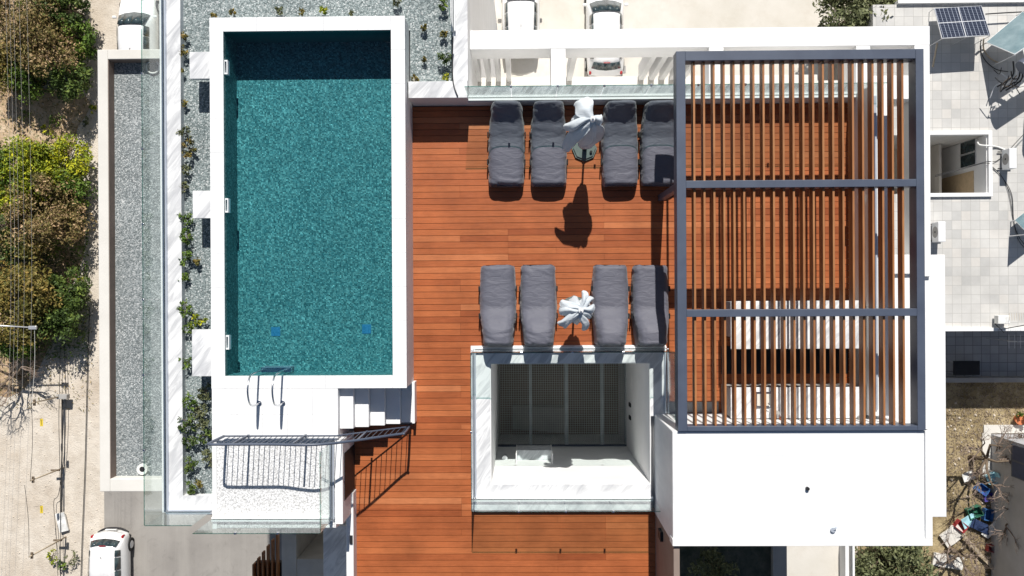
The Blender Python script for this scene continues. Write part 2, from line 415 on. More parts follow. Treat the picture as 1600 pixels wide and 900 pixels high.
# ---- roof box
def W(px, py, z): return P(px, py, z)
bx1 = XE2; zr = 2.38
vb('roof_volume', 'white_roof', [(xbx, bx1, ybx, ywb, -.8, zr)], .02)
vb('roof_upstand', 'white_plaster', [(xbx-.015, bx1+.015, ybx-.015, ybx+.12, zr-.3, zr+.05), (bx1-.12, bx1+.015, ybx+.12, ywb, zr-.3, zr+.05)], .01)
a = P(1261, 763, zr); MB().cyl((a.x, a.y), .035, zr, zr+.06, 12).build('roof_vent', 'dark', villa)
a = P(1301, 827, zr); MB().cyl((a.x, a.y), .05, zr, zr+.05, 14).tube([(a.x, a.y, zr+.03), (a.x+.03, a.y+.06, zr+.1)], .025, 8).build('roof_outlet', 'channel', villa)
vb('lower_wall', 'white_plaster', [(P(1030, 760, 0).x+.25, XE-.01, ybx+.02, ywb-.01, G, -.8)], 0)
a = P(1046, 860, 1.5)
xw_ = P(1052, 865, 2.2).x
vb('privacy_wall', 'brown_wall', [(xw_-.02, xw_+.1, -9, ybx-.016, -.8, zr-.03)], .01)
vb('wall_lamp', 'dark', [(xw_-.08, xw_-.022, P(1030, 835, .9).y-.1, P(1030, 835, .9).y+.1, .75, 1.1)], .01)

# ---- north parapet with marble top, under the glass
nz = .38
nx0_, nx1_ = P(729, 150, nz).x, P(1345, 150, nz).x
yin = P(1000, 157, nz).y
vb('north_parapet', 'white_plaster', [(nx0_, nx1_, yin, YN_led-.01, -1.2, nz-.03)], 0)
vb('north_marble_ledge', 'marble_grey', [(nx0_-.0, nx1_, yin+.13, YN_led, nz-.03, nz)], .006)
# ---- gravel terrace wing
zg = .5; zm = .83
gx1 = P(706, 60, zm).x
ycop = P(450, 26, 1.2).y
gys = P(680, 127, zm).y
blk_s = P(680, 152, zm).y
plx1 = P(634, 100, 1.2).x            # pool east outer
vb('gravel_terrace_wall', 'white_plaster', [(plx1, P(730, 100, zm).x, blk_s, gys-.002, -.1, zm-.025), (P(709, 60, zm).x, P(730, 60, zm).x, gys, YN, -.1, zm-.025)], 0)
vb('gravel_terrace_ledge', 'marble', [(plx1+.002, P(730, 100, zm).x, blk_s-.012, gys, zm-.025, zm), (P(707, 60, zm).x, P(730, 60, zm).x+.01, gys+.001, YN, zm-.025, zm-.001)], .005)
wz = .7
xwin = P(283, 400, wz).x; xws = P(331, 700, 1.15).x
yws0, yws1 = P(300, 803, wz).y, P(300, 775, wz).y
vb('west_parapet', 'white_plaster', [(XW+.25, xwin, yws0, YN, -.1, wz-.025), (xwin, xws, yws0, yws1, -.1, wz-.026)], 0)
vb('west_marble_ledge', 'marble', [(P(262, 400, wz).x, xwin+.01, yws0-.01, YN, wz-.025, wz), (xwin+.01, xws, yws0-.01, yws1+.01, wz-.025, wz-.001)], .005)
vb('west_outer_ledge', 'marble', [(XW-.0, P(256, 700, .4).x, yws0-.012, P(250, 762, .4).y, -.6, .25)], .01)
vb('west_kerb', 'white_metal', [(P(248, 400, wz).x, P(256, 400, wz).x, yws0, YN, .3, wz-.1)], .005)
MB().box(XW+.2, xws+.05, yws1, YN-.001, zb+.002, zg-.01).box(xws+.05, plx1, ycop-.1, YN-.001, zb+.002, zg-.01).box(plx1, P(708, 60, zm).x, gys+.001, YN-.001, zb+.002, zg-.01).build('gravel', 'gravel', kind='stuff')
# ---- white block south of the pool (pebble roof)
zpb = 1.12
px1_, px2_ = P(525, 750, zpb).x, P(537, 750, zpb).x
yplat = P(430, 688, 1.2).y; ypb = P(430, 826, zpb).y
vb('pebble_roof_wall', 'white_plaster', [(xws, px1_, ypb, yplat-.002, -.1, zpb-.03), (px1_, px2_, P(530, 817, zpb).y, yplat-.001, -6, zpb+.1)], .008)
MB().box(xws+.1, px1_-.002, ypb+.02, yplat-.003, zpb-.03, zpb).build('white_pebbles', 'white_pebble', kind='stuff')
vb('pebble_roof_edge', 'white_plaster', [(xws-.0, xws+.1, ypb, yplat-.004, zpb-.03, zpb+.03)], .01)
vb('dark_panel', 'dark', [(px2_+.001, px2_+.012, P(545, 772, .5).y, yplat-.3, .0, zpb-.05)], 0)  # near-black panel on the north part of the block's east face
# lavender wall + marble strip further south of it
q0, q1 = P(541, 850, .35).x, P(553, 850, .35).x
vb('low_terrace_wall', 'white_plaster', [(q0, q1-.01, -9, P(545, 770, .35).y, -1.4, .35)], .01)
vb('low_marble_strip', 'marble', [(P(505, 850, -.6).x, q0-.002, -9, P(520, 822, -.6).y, -2, -.6)], .01)
vb('south_frame', 'concrete', [(P(440, 850, -2.5).x, P(463, 850, -2.5).x, -9, P(450, 818, -2.5).y, -12, -2.5), (P(463, 850, -2.5).x, P(507, 850, -2.5).x, -9, P(480, 874, -2.5).y, -12, -2.52)], .01)
vb('timber_screen', 'slat_wood', [(P(392, 870, -4).x+i*.13, P(392, 870, -4).x+i*.13+.05, -10, P(395, 884-i*9.5, -4).y, -4.3, -4.1) for i in range(6)], .005)
vb('screen_backing', 'dark', [(P(390, 870, -4).x, P(442, 870, -4).x, -10, P(420, 886, -4).y, -4.6, -4.4)], 0)
a = P(549, 843, .36); MB().box(a.x-.03, a.x+.03, a.y-.09, a.y+.09, .352, .39).build('wall_light', 'dark', villa)

# ---- concrete frame hanging north and east of the terrace
fz = -.2; fd = .8
by0, by1 = P(1090, 74, fz).y, P(1090, 44, fz).y
fr = [(XP, P(1453, 60, fz).x, by0, by1, fz-fd, fz)]
yhold = YN_led
for a_, b_ in ((861, 884), (1108, 1131), (1338, 1360)): fr.append((P(a_, 100, fz).x, P(b_, 100, fz).x, yhold, by0, fz-fd, fz-.001))
fr.append((P(1429, 100, fz).x, P(1453, 100, fz).x, P(1440, 432, fz).y, by0, fz-fd, fz-.002))
xo_ = P(1429, 300, fz).x
for a_, b_ in ((118, 155), (398, 428)): fr.append((XE, xo_, P(1400, b_, fz).y, P(1400, a_, fz).y, fz-fd, fz-.003))
vb('facade_frame', 'white_plaster', fr, .012)
# big white wall east
ez = -.3
vb('east_wing_roof', 'white_roof', [(XE2+.02, P(1478, 600, ez).x, P(1460, 808, ez).y, P(1460, 398, ez).y, G, ez)], .015)
vb('east_wing_link', 'white_plaster', [(XE, XE2+.02, ybx+.2, P(1410, 665, -.5).y, -3, -.72)], 0)
gx0, gx1_, gy0, gy1 = RB(1392, 430, 1447, 665, -.6)
MB().box(XE, P(1450, 500, -.6).x, gy0, gy1, -1.2, -.6).build('gravel', 'gravel', kind='stuff')
# lower floors behind the frame, east and north
vb('lower_terrace', 'pale_concrete', [(XE, P(1437, 300, fz).x+.1, P(1400, 430, fz).y, by0, -3.6, -3.4), (XP, XE, yhold, P(1000, 119, -3.3).y, -3.55, -3.3)], .01)
vb('lower_window', 'car_glass', [(XE+.002, XE+.02, P(1400, 295, -1.5).y, P(1400, 235, -1.5).y, -2.8, -.9)], 0)
# vertical fins hanging below the north beam
fin = []
for px in (737, 754, 771, 789): fin.append(px)
finb = [(P(px, 88, fz-fd).x, P(px+7.5, 88, fz-fd).x, by0+.02, by0+.42, -3.3, fz-fd-.002) for px in fin]
finb2 = [(P(px, 88, fz-fd).x, P(px+9, 88, fz-fd).x, by0+.02, by0+.42, -3.3, fz-fd-.002) for px in (893, 1018, 1036, 1054, 1072, 1090)]
for b in finb+finb2: vb('fin', 'white_plaster', [b], .01)

# ---- east parapet of the deck (lilac inner face)
pz = 1.1
pxa, pxb = P(1357, 300, pz).x, XE
vb('east_parapet', 'white_plaster', [(pxa, pxb, P(1370, 650, pz).y, P(1370, 135, pz).y, -.7, pz)], .015)
vb('east_parapet_rail', 'channel', [(P(1364, 300, pz).x, P(1369, 300, pz).x, P(1370, 640, pz).y, P(1370, 150, pz).y, pz, pz+.05)], .005)
vb('socket_box', 'white_metal', [(pxa-.05, pxa-.001, P(1340, 318, .7).y, P(1340, 306, .7).y, .6, .9)], .008)

# ================================================================== swimming pool
pool = thing('swimming_pool', 'raised rectangular pool of teal mosaic with a wide white stone coping', 'pool', (P(480, 300, 0).x, P(480, 300, 0).y, 0))
pz1 = 1.2
ox0, ox1, oy0, oy1 = P(328.5, 300, pz1).x, P(634, 300, pz1).x, P(480, 607, pz1).y, P(480, 26, pz1).y
ix0, ix1, iy0, iy1 = P(350, 300, pz1).x, P(612, 300, pz1).x, P(480, 587, pz1).y, P(480, 48, pz1).y
def ring(a0, a1, b0, b1, c0, c1, d0, d1, z0, z1): # outer a/b, inner c/d
    return [(a0, c0, b0, b1, z0, z1), (c1, a1, b0, b1, z0, z1), (c0, c1, b0, d0, z0, z1), (c0, c1, d1, b1, z0, z1)]
def pb(name, mat, boxes, bevel=.006):
    m = MB()
    for b in boxes: m.box(*b)
    return m.build(name, mat, pool, bevel=bevel)
flecked('stone_coping', (.72, .725, .73), (.8, .8, .8), 2.2, .6, .25)
# coping slabs laid with fine joints
sl_ = MB(); L = .8
def slabs(x0, x1, y0, y1, nx, ny):
    for i in range(nx):
        for j in range(ny):
            sl_.box(x0+(x1-x0)*i/nx+.0015, x0+(x1-x0)*(i+1)/nx-.0015, y0+(y1-y0)*j/ny+.0015, y0+(y1-y0)*(j+1)/ny-.0015, pz1-.03, pz1)
slabs(ox0, ix0, oy0, oy1, 1, 11); slabs(ix1, ox1, oy0, oy1, 1, 11); slabs(ix0, ix1, oy0, iy0, 5, 1); slabs(ix0, ix1, iy1, oy1, 5, 1)
sl_.build('coping', 'stone_coping', pool, bevel=.003)
pb('pool_wall', 'white_plaster', ring(ox0+.01, ox1-.01, oy0+.01, oy1-.01, ix0-.05, ix1+.05, iy0-.05, iy1+.05, -.1, pz1-.03), 0)
fz0 = .36
pb('mosaic_lining', 'mosaic', ring(ix0-.049, ix1+.049, iy0-.049, iy1+.049, ix0, ix1, iy0, iy1, fz0-.05, pz1-.032)+[(ix0, ix1, iy0, iy1, fz0-.05, fz0)], 0)
wt = MB(); zw = 1.06
wt.poly([(ix0, iy0, zw), (ix1, iy0, zw), (ix1, iy1, zw), (ix0, iy1, zw)]); wt.build('water', 'water', pool)
for py in (105, 321, 535):
    a = P(351, py, pz1-.06)
    sk = MB(); z0, z1 = 1.0, 1.15; y0_, y1_ = a.y-.15, a.y+.15; xs0 = ix0+.002; xs1 = ix0+.07
    sk.box(xs0, xs1, y0_, y0_+.03, z0, z1).box(xs0, xs1, y1_-.03, y1_, z0, z1).box(xs1-.02, xs1, y0_+.03, y1_-.03, z0, z1).box(xs0, xs0+.01, y0_+.03, y1_-.03, z0, z1)
    sk.build('skimmer', 'white_metal', pool)
for px, py in ((431, 518), (573, 514)):
    a = P(px, py, fz0); pb('floor_drain', 'blue_tile', [(a.x-.1, a.x+.1, a.y-.1, a.y+.1, fz0+.002, fz0+.012)], 0)
# platform south of the pool
plx0, plx2 = P(331, 640, pz1).x, P(528, 640, pz1).x
sl_ = MB(); slabs(plx0, plx2, yplat, oy0-.002, 5, 2); sl_.build('platform_paving', 'stone_coping', pool, bevel=.003)
pb('platform_base', 'white_plaster', [(plx0, plx2, yplat, oy0-.001, -.1, pz1-.031)], 0)
# cantilevered marble slabs on the west side
for a_, b_, c_ in ((296, 81, 123), (301, 298, 341), (300, 515, 588)):
    x_, _, _, _ = RB(a_, b_, 329, c_, 1.1)
    m = MB().box(x_, ox0-.001, P(310, c_, 1.1).y, P(310, b_, 1.1).y, .98, 1.1); m.build('marble_shelf', 'marble', pool, bevel=.006)
# steps down to the deck
ex = [528, 552, 576, 601, 625, 645]
for i in range(5):
    z = pz1-.2*(i+1)
    xa, xb_ = P(ex[i], 640, z+.1).x, P(ex[i+1], 640, z).x
    if i == 0: xa = plx2+.001
    if i: xa = prev
    prev = xb_
    m = MB().box(xa, xb_, P(590, 672, pz1).y+.0, oy0-.003, z-.2 if i < 4 else -.02, z); 
    m.build('step', 'stone_coping', pool, bevel=.006)
m = MB().box(prev+.002, prev+.06, P(590, 672, pz1).y, P(645, 597, .3).y, -.02, .34); m.build('step_kerb', 'white_plaster', pool, bevel=.006)
m = MB()
m.box(plx2-.02, prev, P(590, 672, pz1).y+.002, P(590, 672, pz1).y+.03, -.02, .02)
# ---- pool ladder
lad = thing('pool_ladder', 'polished steel pool ladder with two bent handrails at the south end of the pool', 'ladder', P(420, 600, pz1))
for px in (405, 442):
    b = P(px, 630, pz1)
    pts = bez([(b.x, b.y, pz1), (b.x, b.y, pz1+.35), (b.x, b.y+.08, pz1+.62), (b.x, b.y+.35, pz1+.74), (b.x, b.y+.62, pz1+.6), (b.x, iy0+.1, pz1+.2), (b.x, iy0+.09, .45)], 8)
    MB().tube(pts, .021, 10).build('handrail', 'steel', lad, smooth=True)
    MB().cyl((b.x, b.y), .055, pz1, pz1+.018, 18).build('flange', 'steel', lad)
for z in (.98, .72):
    a = P(405, 600, pz1).x; b = P(442, 600, pz1).x
    MB().box(a-.02, b+.12, iy0+.05, iy0+.17, z, z+.03).build('tread', 'steel', lad, bevel=.008)

# ---- steel railing of platform and stairs
ral = thing('stair_railing', 'dark blue steel bar railing along the pool platform and down its steps', 'railing', P(440, 678, pz1))
yr = P(440, 680, pz1).y; rh = 1.05
xa, xb_ = P(352, 678, pz1).x, P(528, 678, pz1).x
xend = P(640, 664, .1).x
def rail_z(x): return pz1 if x < xb_ else max(0.05, pz1-(x-xb_)/(xend-xb_)*(pz1-.05))
hand = bez([(xa, yr, pz1+.1), (xa, yr, pz1+rh-.15), (xa+.04, yr, pz1+rh-.03), (xa+.2, yr, pz1+rh), ((xa+xb_)/2, yr, pz1+rh), (xb_-.05, yr, pz1+rh), (xend-.12, yr, rail_z(xend)+rh+.05), (xend, yr, rail_z(xend)+rh-.08), (xend, yr, .1)], 6)
MB().tube(hand, .028, 8).build('top_rail', 'anthracite', ral, smooth=True)
MB().tube([(xa, yr, pz1+.09), (xb_, yr, pz1+.09), (xend, yr, .14)], .018, 6).build('bottom_rail', 'anthracite', ral)
n = 34
for i in range(n):
    x = xa+(xend-xa)*(i+.5)/n
    if i % 11 == 4:
        MB().box(x-.02, x+.02, yr-.02, yr+.02, rail_z(x), rail_z(x)+rh-.02).build('post', 'anthracite', ral)
    else:
        MB().tube([(x, yr, rail_z(x)+.09), (x, yr, rail_z(x)+rh)], .008, 6).build('baluster', 'anthracite', ral)

# ================================================================== glass railings
def glass_run(root, a, b, z, h=1.1, npan=4, chan=True, clips=True, width=.09, cap=.012, cmat='channel'):
    """a, b : base line ends (x,y)"""
    a = Vector(a); b = Vector(b); d = (b-a); L = d.length; d.normalize(); nrm = Vector((-d.y, d.x))
    def bx(mb, s0, s1, n0, n1, z0, z1):
        pts = [a+d*s+nrm*n_ for s, n_ in ((s0, n0), (s1, n0), (s1, n1), (s0, n1))]
        mb.prism([(p.x, p.y) for p in pts], z0, z1); return mb
    if chan:
        m = MB(); bx(m, 0, L, -width/2, -.012, z, z+.09); bx(m, 0, L, .012, width/2, z, z+.09); m.build('channel', cmat, root, bevel=.004)
    for i in range(npan):
        s0, s1 = L*i/npan+.006, L*(i+1)/npan-.006
        bx(MB(), s0, s1, -.006, .006, z+.02, z+h).build('glass_pane', 'glass', root)
        bx(MB(), s0, s1, -.0075, .0075, z+h+.001, z+h+cap).build('pane_edge', 'glass_edge', root)
        if clips and i:
            s = L*i/npan
            bx(MB(), s-.022, s+.022, -.02, .02, z+h-.06, z+h+.016).build('clip', 'steel', root, bevel=.005)
gr = thing('glass_railing', 'long clear glass railing on the marble ledge along the top of the timber deck', 'railing', P(1040, 152, nz))
yb = P(1000, 152, nz).y
glass_run(gr, (P(731, 152, nz).x, yb), (P(1352, 152, nz).x, yb), nz, 1.12, 9, cmat='white_metal', width=.12)
gr = thing('glass_railing', 'clear glass railing round the square light court opening in the deck', 'railing', P(880, 650, zl))
xa, xc = P(741, 660, zl).x, P(1041, 600, zl).x
ya, yc = P(880, 545, zl).y, P(880, 779, zl).y
vb('x', 'dark', [(0, .01, 0, .01, -2, -1.9)], 0); bpy.data.objects.remove(bpy.data.objects['x'])
glass_run(gr, (xa, yc), (xa, ya), zl, 1.1, 2); glass_run(gr, (xa, ya), (xc, ya), zl, 1.1, 4, cmat='white_metal')
glass_run(gr, (xa, yc), (P(1020, 779, zl).x, yc), zl, 1.1, 4, cmat='white_metal'); glass_run(gr, (xc, P(1040, 645, zl).y), (xc, ya), zl, 1.1, 1)
gr = thing('glass_railing', 'clear glass railing on the west parapet between the pool gravel and the long planter', 'railing', P(258, 400, wz))
xb2 = P(259, 400, wz).x; yb2 = P(300, 799, wz).y
glass_run(gr, (xb2, yb2), (xb2, 9.0), wz-.02, 1.12, 9); glass_run(gr, (xb2, yb2), (P(331, 799, wz).x, yb2), wz-.02, 1.12, 1)
gr = thing('glass_railing', 'clear glass railing round the white pebble roof below the pool steps', 'railing', P(430, 809, zpb))
ye = P(430, 810, zpb).y; xg = P(520, 760, zpb).x
glass_run(gr, (xws, ye), (xg, ye), zpb, 1.1, 3, cmat='white_metal'); glass_run(gr, (xg, ye), (xg, P(520, 690, zpb).y), zpb, 1.1, 1)
gr = thing('glass_railing', 'clear glass railing on the marble edge beside the parked cars', 'railing', P(708, 60, zm))
xg = P(709, 60, zm).x
glass_run(gr, (xg, P(709, 50, zm).y), (xg, 9.0), zm, 1.0, 3, cmat='white_metal')
MB().tube(bez([P(708, 57, zm+.3), P(707, 90, zm+.1), P(708, 128, zm+.02), P(715, 150, zm+.02), P(715, 152, zm-.3)], 6), .012, 6).build('cable', 'cable_dark')
tag(bpy.data.objects['cable'], 'thin black cable running over the marble corner by the deck', 'cable')

# ================================================================== light court grating
gt = thing('floor_grating', 'grey steel mesh grating on beams at the bottom of the light court', 'grating', (sx0, sy0, -4.3))
zg2 = -4.25
for px in (774, 829, 885, 941, 979):
    x = P(px, 630, zg2).x
    MB().box(x-.045, x+.045, sy0+.02, sy1-.02, zg2-.2, zg2-.02).build('beam', 'light_beam', gt, bevel=.004)
m = MB(); x = sx0+.03
while x < sx1: m.box(x-.004, x+.004, sy0+.02, sy1-.02, zg2-.018, zg2); x += .062
m.build('long_bars', 'grating_steel', gt)
m = MB(); y = sy0+.03
while y < sy1: m.box(sx0+.02, sx1-.02, y-.003, y+.003, zg2-.012, zg2+.002); y += .062
m.build('cross_bars', 'grating_steel', gt)
MB().box(sx0+.02, sx1-.02, sy0+.02, sy0+.07, zg2-.15, zg2+.01).build('edge_beam', 'anthracite', gt)
# dark room below: a slab of gloom = a deep lower floor with some objects
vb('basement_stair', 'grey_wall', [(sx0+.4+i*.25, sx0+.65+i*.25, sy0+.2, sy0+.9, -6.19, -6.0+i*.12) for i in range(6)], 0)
a = P(789, 722, -3.6); MB().cyl((a.x, sy0+.02), .01, -3, -2.99, 4)
for px, py in ((789, 723),):
    d = P(px, py, -2.5)
    m = MB().cyl((P(px, py, -2.6).x, sy0+.05), .07, -2.75, -2.5, 14); m.build('court_lamp', 'frame_alu', villa)
for py in (632, 652):
    a = P(984, py, -3.4); vb('pipe_bracket', 'dark', [(sx1-.05, sx1-.002, a.y-.05, a.y+.05, -3.5, -3.2)], .004)

# ================================================================== pergola
pg = thing('pergola', 'dark grey steel pergola with reddish timber slats over the right of the deck', 'pergola', P(1250, 370, 0))
hp = 2.45; bd_ = .32
bx0, bx1_, by0_, by1_ = RB(1058, 82, 1445, 670, hp)
yt0 = P(1250, 78, hp).y; yb0 = ywb+.01
wL = P(1072, 300, hp).x-bx0; wR = bx1_-P(1432, 300, hp).x
MB().box(bx0, bx0+wL, yb0, yt0, hp-bd_, hp).build('beam', 'anthracite', pg, bevel=.006)
MB().box(bx1_-wR, bx1_, yb0, yt0, hp-bd_, hp).build('beam', 'anthracite', pg, bevel=.006)
ysb = [(P(1250, 93, hp).y, yt0), (P(1250, 292.5, hp).y, P(1250, 281, hp).y), (P(1250, 494.5, hp).y, P(1250, 483, hp).y), (yb0, yb0+.09)]
for a_, b_ in ysb: MB().box(bx0+wL+.001, bx1_-wR-.001, a_, b_, hp-bd_, hp-.002).build('beam', 'anthracite', pg, bevel=.006)
for i in range(3):
    ya_, yb_ = ysb[i+1][1]+.002, ysb[i][0]-.002
    for k_ in range(22):
        x = P(1085+15.5*k_, 300, hp-.1).x
        MB().box(x-.02, x+.02, ya_, yb_, hp-.3, hp-.08).build('slat', 'slat_wood', pg, bevel=.003)
for (x_, y_) in ((bx0+.02, ysb[1][0]),):
    MB().box(x_, x_+.13, y_, y_+.13, 0 if x_ < bx0+1 else -.5, hp-bd_-.001).build('post', 'anthracite', pg, bevel=.006)

# ================================================================== outdoor kitchen blocks under the pergola
kt = thing('stone_counter', 'white marble counter slab under the pergola, nearer the loungers', 'counter', P(1250, 508, 0))
kz = .95
x0, x1, y0, y1 = RB(1142, 470, 1372, 545, kz); x1 = min(x1, pxa-.03)
MB().box(x0, x1, y0, y1, kz-.05, kz).build('worktop', 'marble', kt, bevel=.006)
MB().box(x0+.02, x1-.02, y0+.25, y1-.02, 0, kz-.051).build('cabinet', 'grey_wall', kt, bevel=.006)
MB().box(x0+.05, x1-.02, y0+.22, y0+.249, .05, kz-.1).build('cabinet_door', 'dark', kt)
MB().box(x0-.0, x1, y0-.62, y0, .0, .012).build('counter_shade', 'dark', kt)  # dark sheet laid on the deck as the counter slab's shadow
kt = thing('cooking_counter', 'white stone cooking counter with sink, at the wall under the pergola', 'counter', P(1250, 630, 0))
x0b, x1b, y0b, y1b = RB(1142, 605, 1372, 668, kz); x1b = x1; y0b = ywb+.02
MB().box(x0b, x1b, y0b, y1b, kz-.05, kz).build('worktop', 'marble', kt, bevel=.006)
MB().box(x0b+.02, x1b-.02, y0b+.01, y1b-.03, 0, kz-.051).build('cabinet', 'grey_wall', kt, bevel=.006)
a = P(1196, 625, kz)
MB().box(a.x-.25, a.x+.2, a.y-.18, a.y+.18, kz+.001, kz+.012).build('sink', 'steel', kt, bevel=.004)
MB().box(a.x-.18, a.x+.13, a.y-.12, a.y+.13, kz+.012, kz+.016).build('sink_bowl', 'beige_wall', kt)
MB().tube(bez([(a.x, a.y-.21, kz), (a.x, a.y-.21, kz+.25), (a.x, a.y-.1, kz+.3), (a.x, a.y-.03, kz+.22)], 5), .013, 8).build('tap', 'steel', kt, smooth=True)
for i, (px, py, r, mat) in enumerate(((1214, 645, .05, 'grey_wall'), (1223, 655, .06, 'terracotta'), (1345, 654, .06, 'grey_wall'))):
    a = P(px, py, kz+.1); o = MB().cyl((a.x, a.y), r*.8, kz, kz+.14, 16, r).cyl((a.x, a.y), r*.7, kz+.1405, kz+.15, 16, r*.7).build('jar', mat)
    tag(o, ['small grey jar beside the counter sink', 'reddish clay jar on the cooking counter', 'grey jar on the right end of the cooking counter'][i], 'jar', 'jars on the cooking counter')
MB().box(ledgeR+.05, x0b-.05, ywb+.02, ywb+.25, .001, .02).build('drain_grate', 'grey_wall', pg)
tag(bpy.data.objects.new('tmp', None), 'x', 'y'); bpy.data.objects.remove(bpy.data.objects['tmp'])
# ================================================================== loungers in rain covers
def cover_mesh(prof, widths, seed, Ls):
    """loft along y from foot (y=0) to head (y=Ls); prof(t) top height; widths(t) half width"""
    NS, NC = 64, 40; rr = []
    for i in range(NS+1):
        t = i/NS; y = Ls*t
        e = min(t, 1-t)*Ls; rd = min(1, e/.09); rd = math.sqrt(max(0, 1-(1-rd)**2))
        hw = widths(t)*(.9+.1*rd); top = prof(t)*(.72+.28*rd); r = []
        for k_ in range(NC+1):
            a = math.pi*k_/NC; ca, sa = math.cos(a), math.sin(a)
            x = math.copysign(abs(ca)**.42, ca)*hw; z = abs(sa)**.36
            x *= (1.04-.07*z)
            zz = .07+(top-.07)*z+.03*math.cos(x/hw*1.5)*z*rd
            p = Vector((x, y, zz))
            q = Vector((x*3.2, y*1.3+abs(x)*1.2, zz*2.5+seed*7.7))
            # gathered folds: stronger near ends and at the bend
            amp = .002+.012*math.exp(-((t-.66)/.12)**2)+.014*math.exp(-(t/.14)**2)+.026*math.exp(-((t-1)/.16)**2)
            f = noise.noise(Vector((x*2.2, y*13+1.6*math.sin(x*4+seed), seed*3.1)))
            f = (1-abs(f)*2.4)
            g = noise.fractal(q*2.2, .8, 2, 4)
            f += .25*(1-3*abs(noise.noise(Vector((x*6+y*5, y*3-x*4, seed*5.3)))))
            dz = amp*(f*.9+g*.6)*z**.5; p.z += dz
            p.x += .018*noise.noise(Vector((y*7, zz*9, seed+11)))*(1 if x > 0 else -1)
            p.y += .02*g*(1-rd)
            r.append(p)
        rr.append(r)
    m = MB(); b = 0; n = NC+1
    for r in rr: m.v += [tuple(p) for p in r]
    for a in range(NS):
        for k_ in range(NC): m.f.append((a*n+k_, a*n+k_+1, (a+1)*n+k_+1, (a+1)*n+k_)); m.t.append(0)
    m.f.append(tuple(range(n))); m.f.append(tuple(reversed(range(NS*n, NS*n+n)))); m.t += [0, 0]
    return m
def smooth(t, a, b): t = max(0, min(1, (t-a)/(b-a))); return t*t*(3-2*t)
def profN(t): return .36+.04*smooth(t, 0, .5)+.09*smooth(t, .56, .76)+.38*smooth(t, .72, 1.0)
def profS(t): return .37+.04*smooth(t, 0, .5)+.3*smooth(t, .5, .86)
def widN(t): return .375+.012*math.sin(math.pi*t)-.05*smooth(t, .62, 1)
def widS(t): return .36+.03*math.sin(math.pi*min(1, t*1.1))-.04*smooth(t, .6, 1)
LBL = ['grey covered sun lounger at the left end of the row below the glass railing', 'grey covered sun lounger just left of the loosely folded parasol, upper row',
       'grey covered sun lounger just right of the loosely folded parasol, upper row', 'grey covered sun lounger half hidden by the pergola beam, upper row',
       'grey covered sun lounger at the left end of the row above the light court', 'grey covered sun lounger just left of the star shaped parasol, lower row',
       'grey covered sun lounger just right of the star shaped parasol, lower row', 'grey covered sun lounger with a dark beam shadow across it, lower row right end']
spec = [('N', 790.5, 1), ('N', 858, 2), ('N', 971, 3), ('N', 1032, 4), ('S', 777, 5), ('S', 841, 6), ('S', 955, 7), ('S', 1018, 8)]
for i, (kd, px, sd) in enumerate(spec):
    t_ = thing('sun_lounger', LBL[i], 'sun lounger', (0, 0, 0), 'covered sun loungers on the deck')
    if kd == 'N': Ls = 1.78; mesh = cover_mesh(profN, widN, sd, Ls)
    else: Ls = 1.76; mesh = cover_mesh(profS, widS, sd, Ls)
    mesh.build('rain_cover', 'cover_cloth', t_, smooth=True)
    # elastic hem, cord lock and toggle
    for sgn in (-1, 1):
        for yy in (.52, 1.12):
            MB().box(sgn*.4, sgn*.425, yy-.06, yy+.06, .12, .3).build('strap', 'black_rubber', t_, bevel=.006)
    m = MB(); m.cyl((.03 if sd % 2 else -.02, 1.22 if kd == 'N' else .12), .03, .43, .487, 10)
    if kd == 'N' and sd < 3: m.build('vent_eyelet', 'black_rubber', t_)
    for sx_ in (-.28, .28):
        for yy in (.12, Ls-.2): MB().cyl((sx_, yy), .02, 0, .12, 8).build('leg', 'frame_alu', t_)
    if kd == 'N':
        p = P(px, 289, .4); t_.location = (p.x, p.y, .0); t_.rotation_euler = (0, 0, rad(random.uniform(-1, 1)))
    else:
        p = P(px, 414, .4); t_.location = (p.x, p.y, 0); t_.rotation_euler = (0, 0, rad(180+random.uniform(-.8, .8)))

# ================================================================== parasols
def lobe(mb, hub, ang, reach, wd, z0, sag, flat=.5, seed=0):
    d = Vector((math.cos(ang), math.sin(ang), 0)); s = Vector((-d.y, d.x, 0)); rr = []
    N = 14
    for i in range(N+1):
        t = i/N; c = hub+d*(reach*(t**.9))+Vector((0, 0, -(sag*t**1.4)))
        wv = wd*(.3+1.0*math.sin(math.pi*min(1, t*.72+.06))**1.1) * (1 if i < N else .55)
        h = wv*flat; r = []
        for k_ in range(16):
            a = 2*math.pi*k_/16
            f = 1+.3*noise.noise(Vector((math.cos(a)*1.5, t*3, seed)))
            rg = abs(math.sin(a))**1.8*math.copysign(1, math.sin(a))
            r.append(c+s*(math.copysign(abs(math.cos(a))**1.1, math.cos(a))*wv*f+.03*math.sin(t*5+seed))+Vector((0, 0, rg*h*1.5*f+.022*math.sin(a*3+t*4+seed))))
        rr.append(r)
    mb.rings(rr)
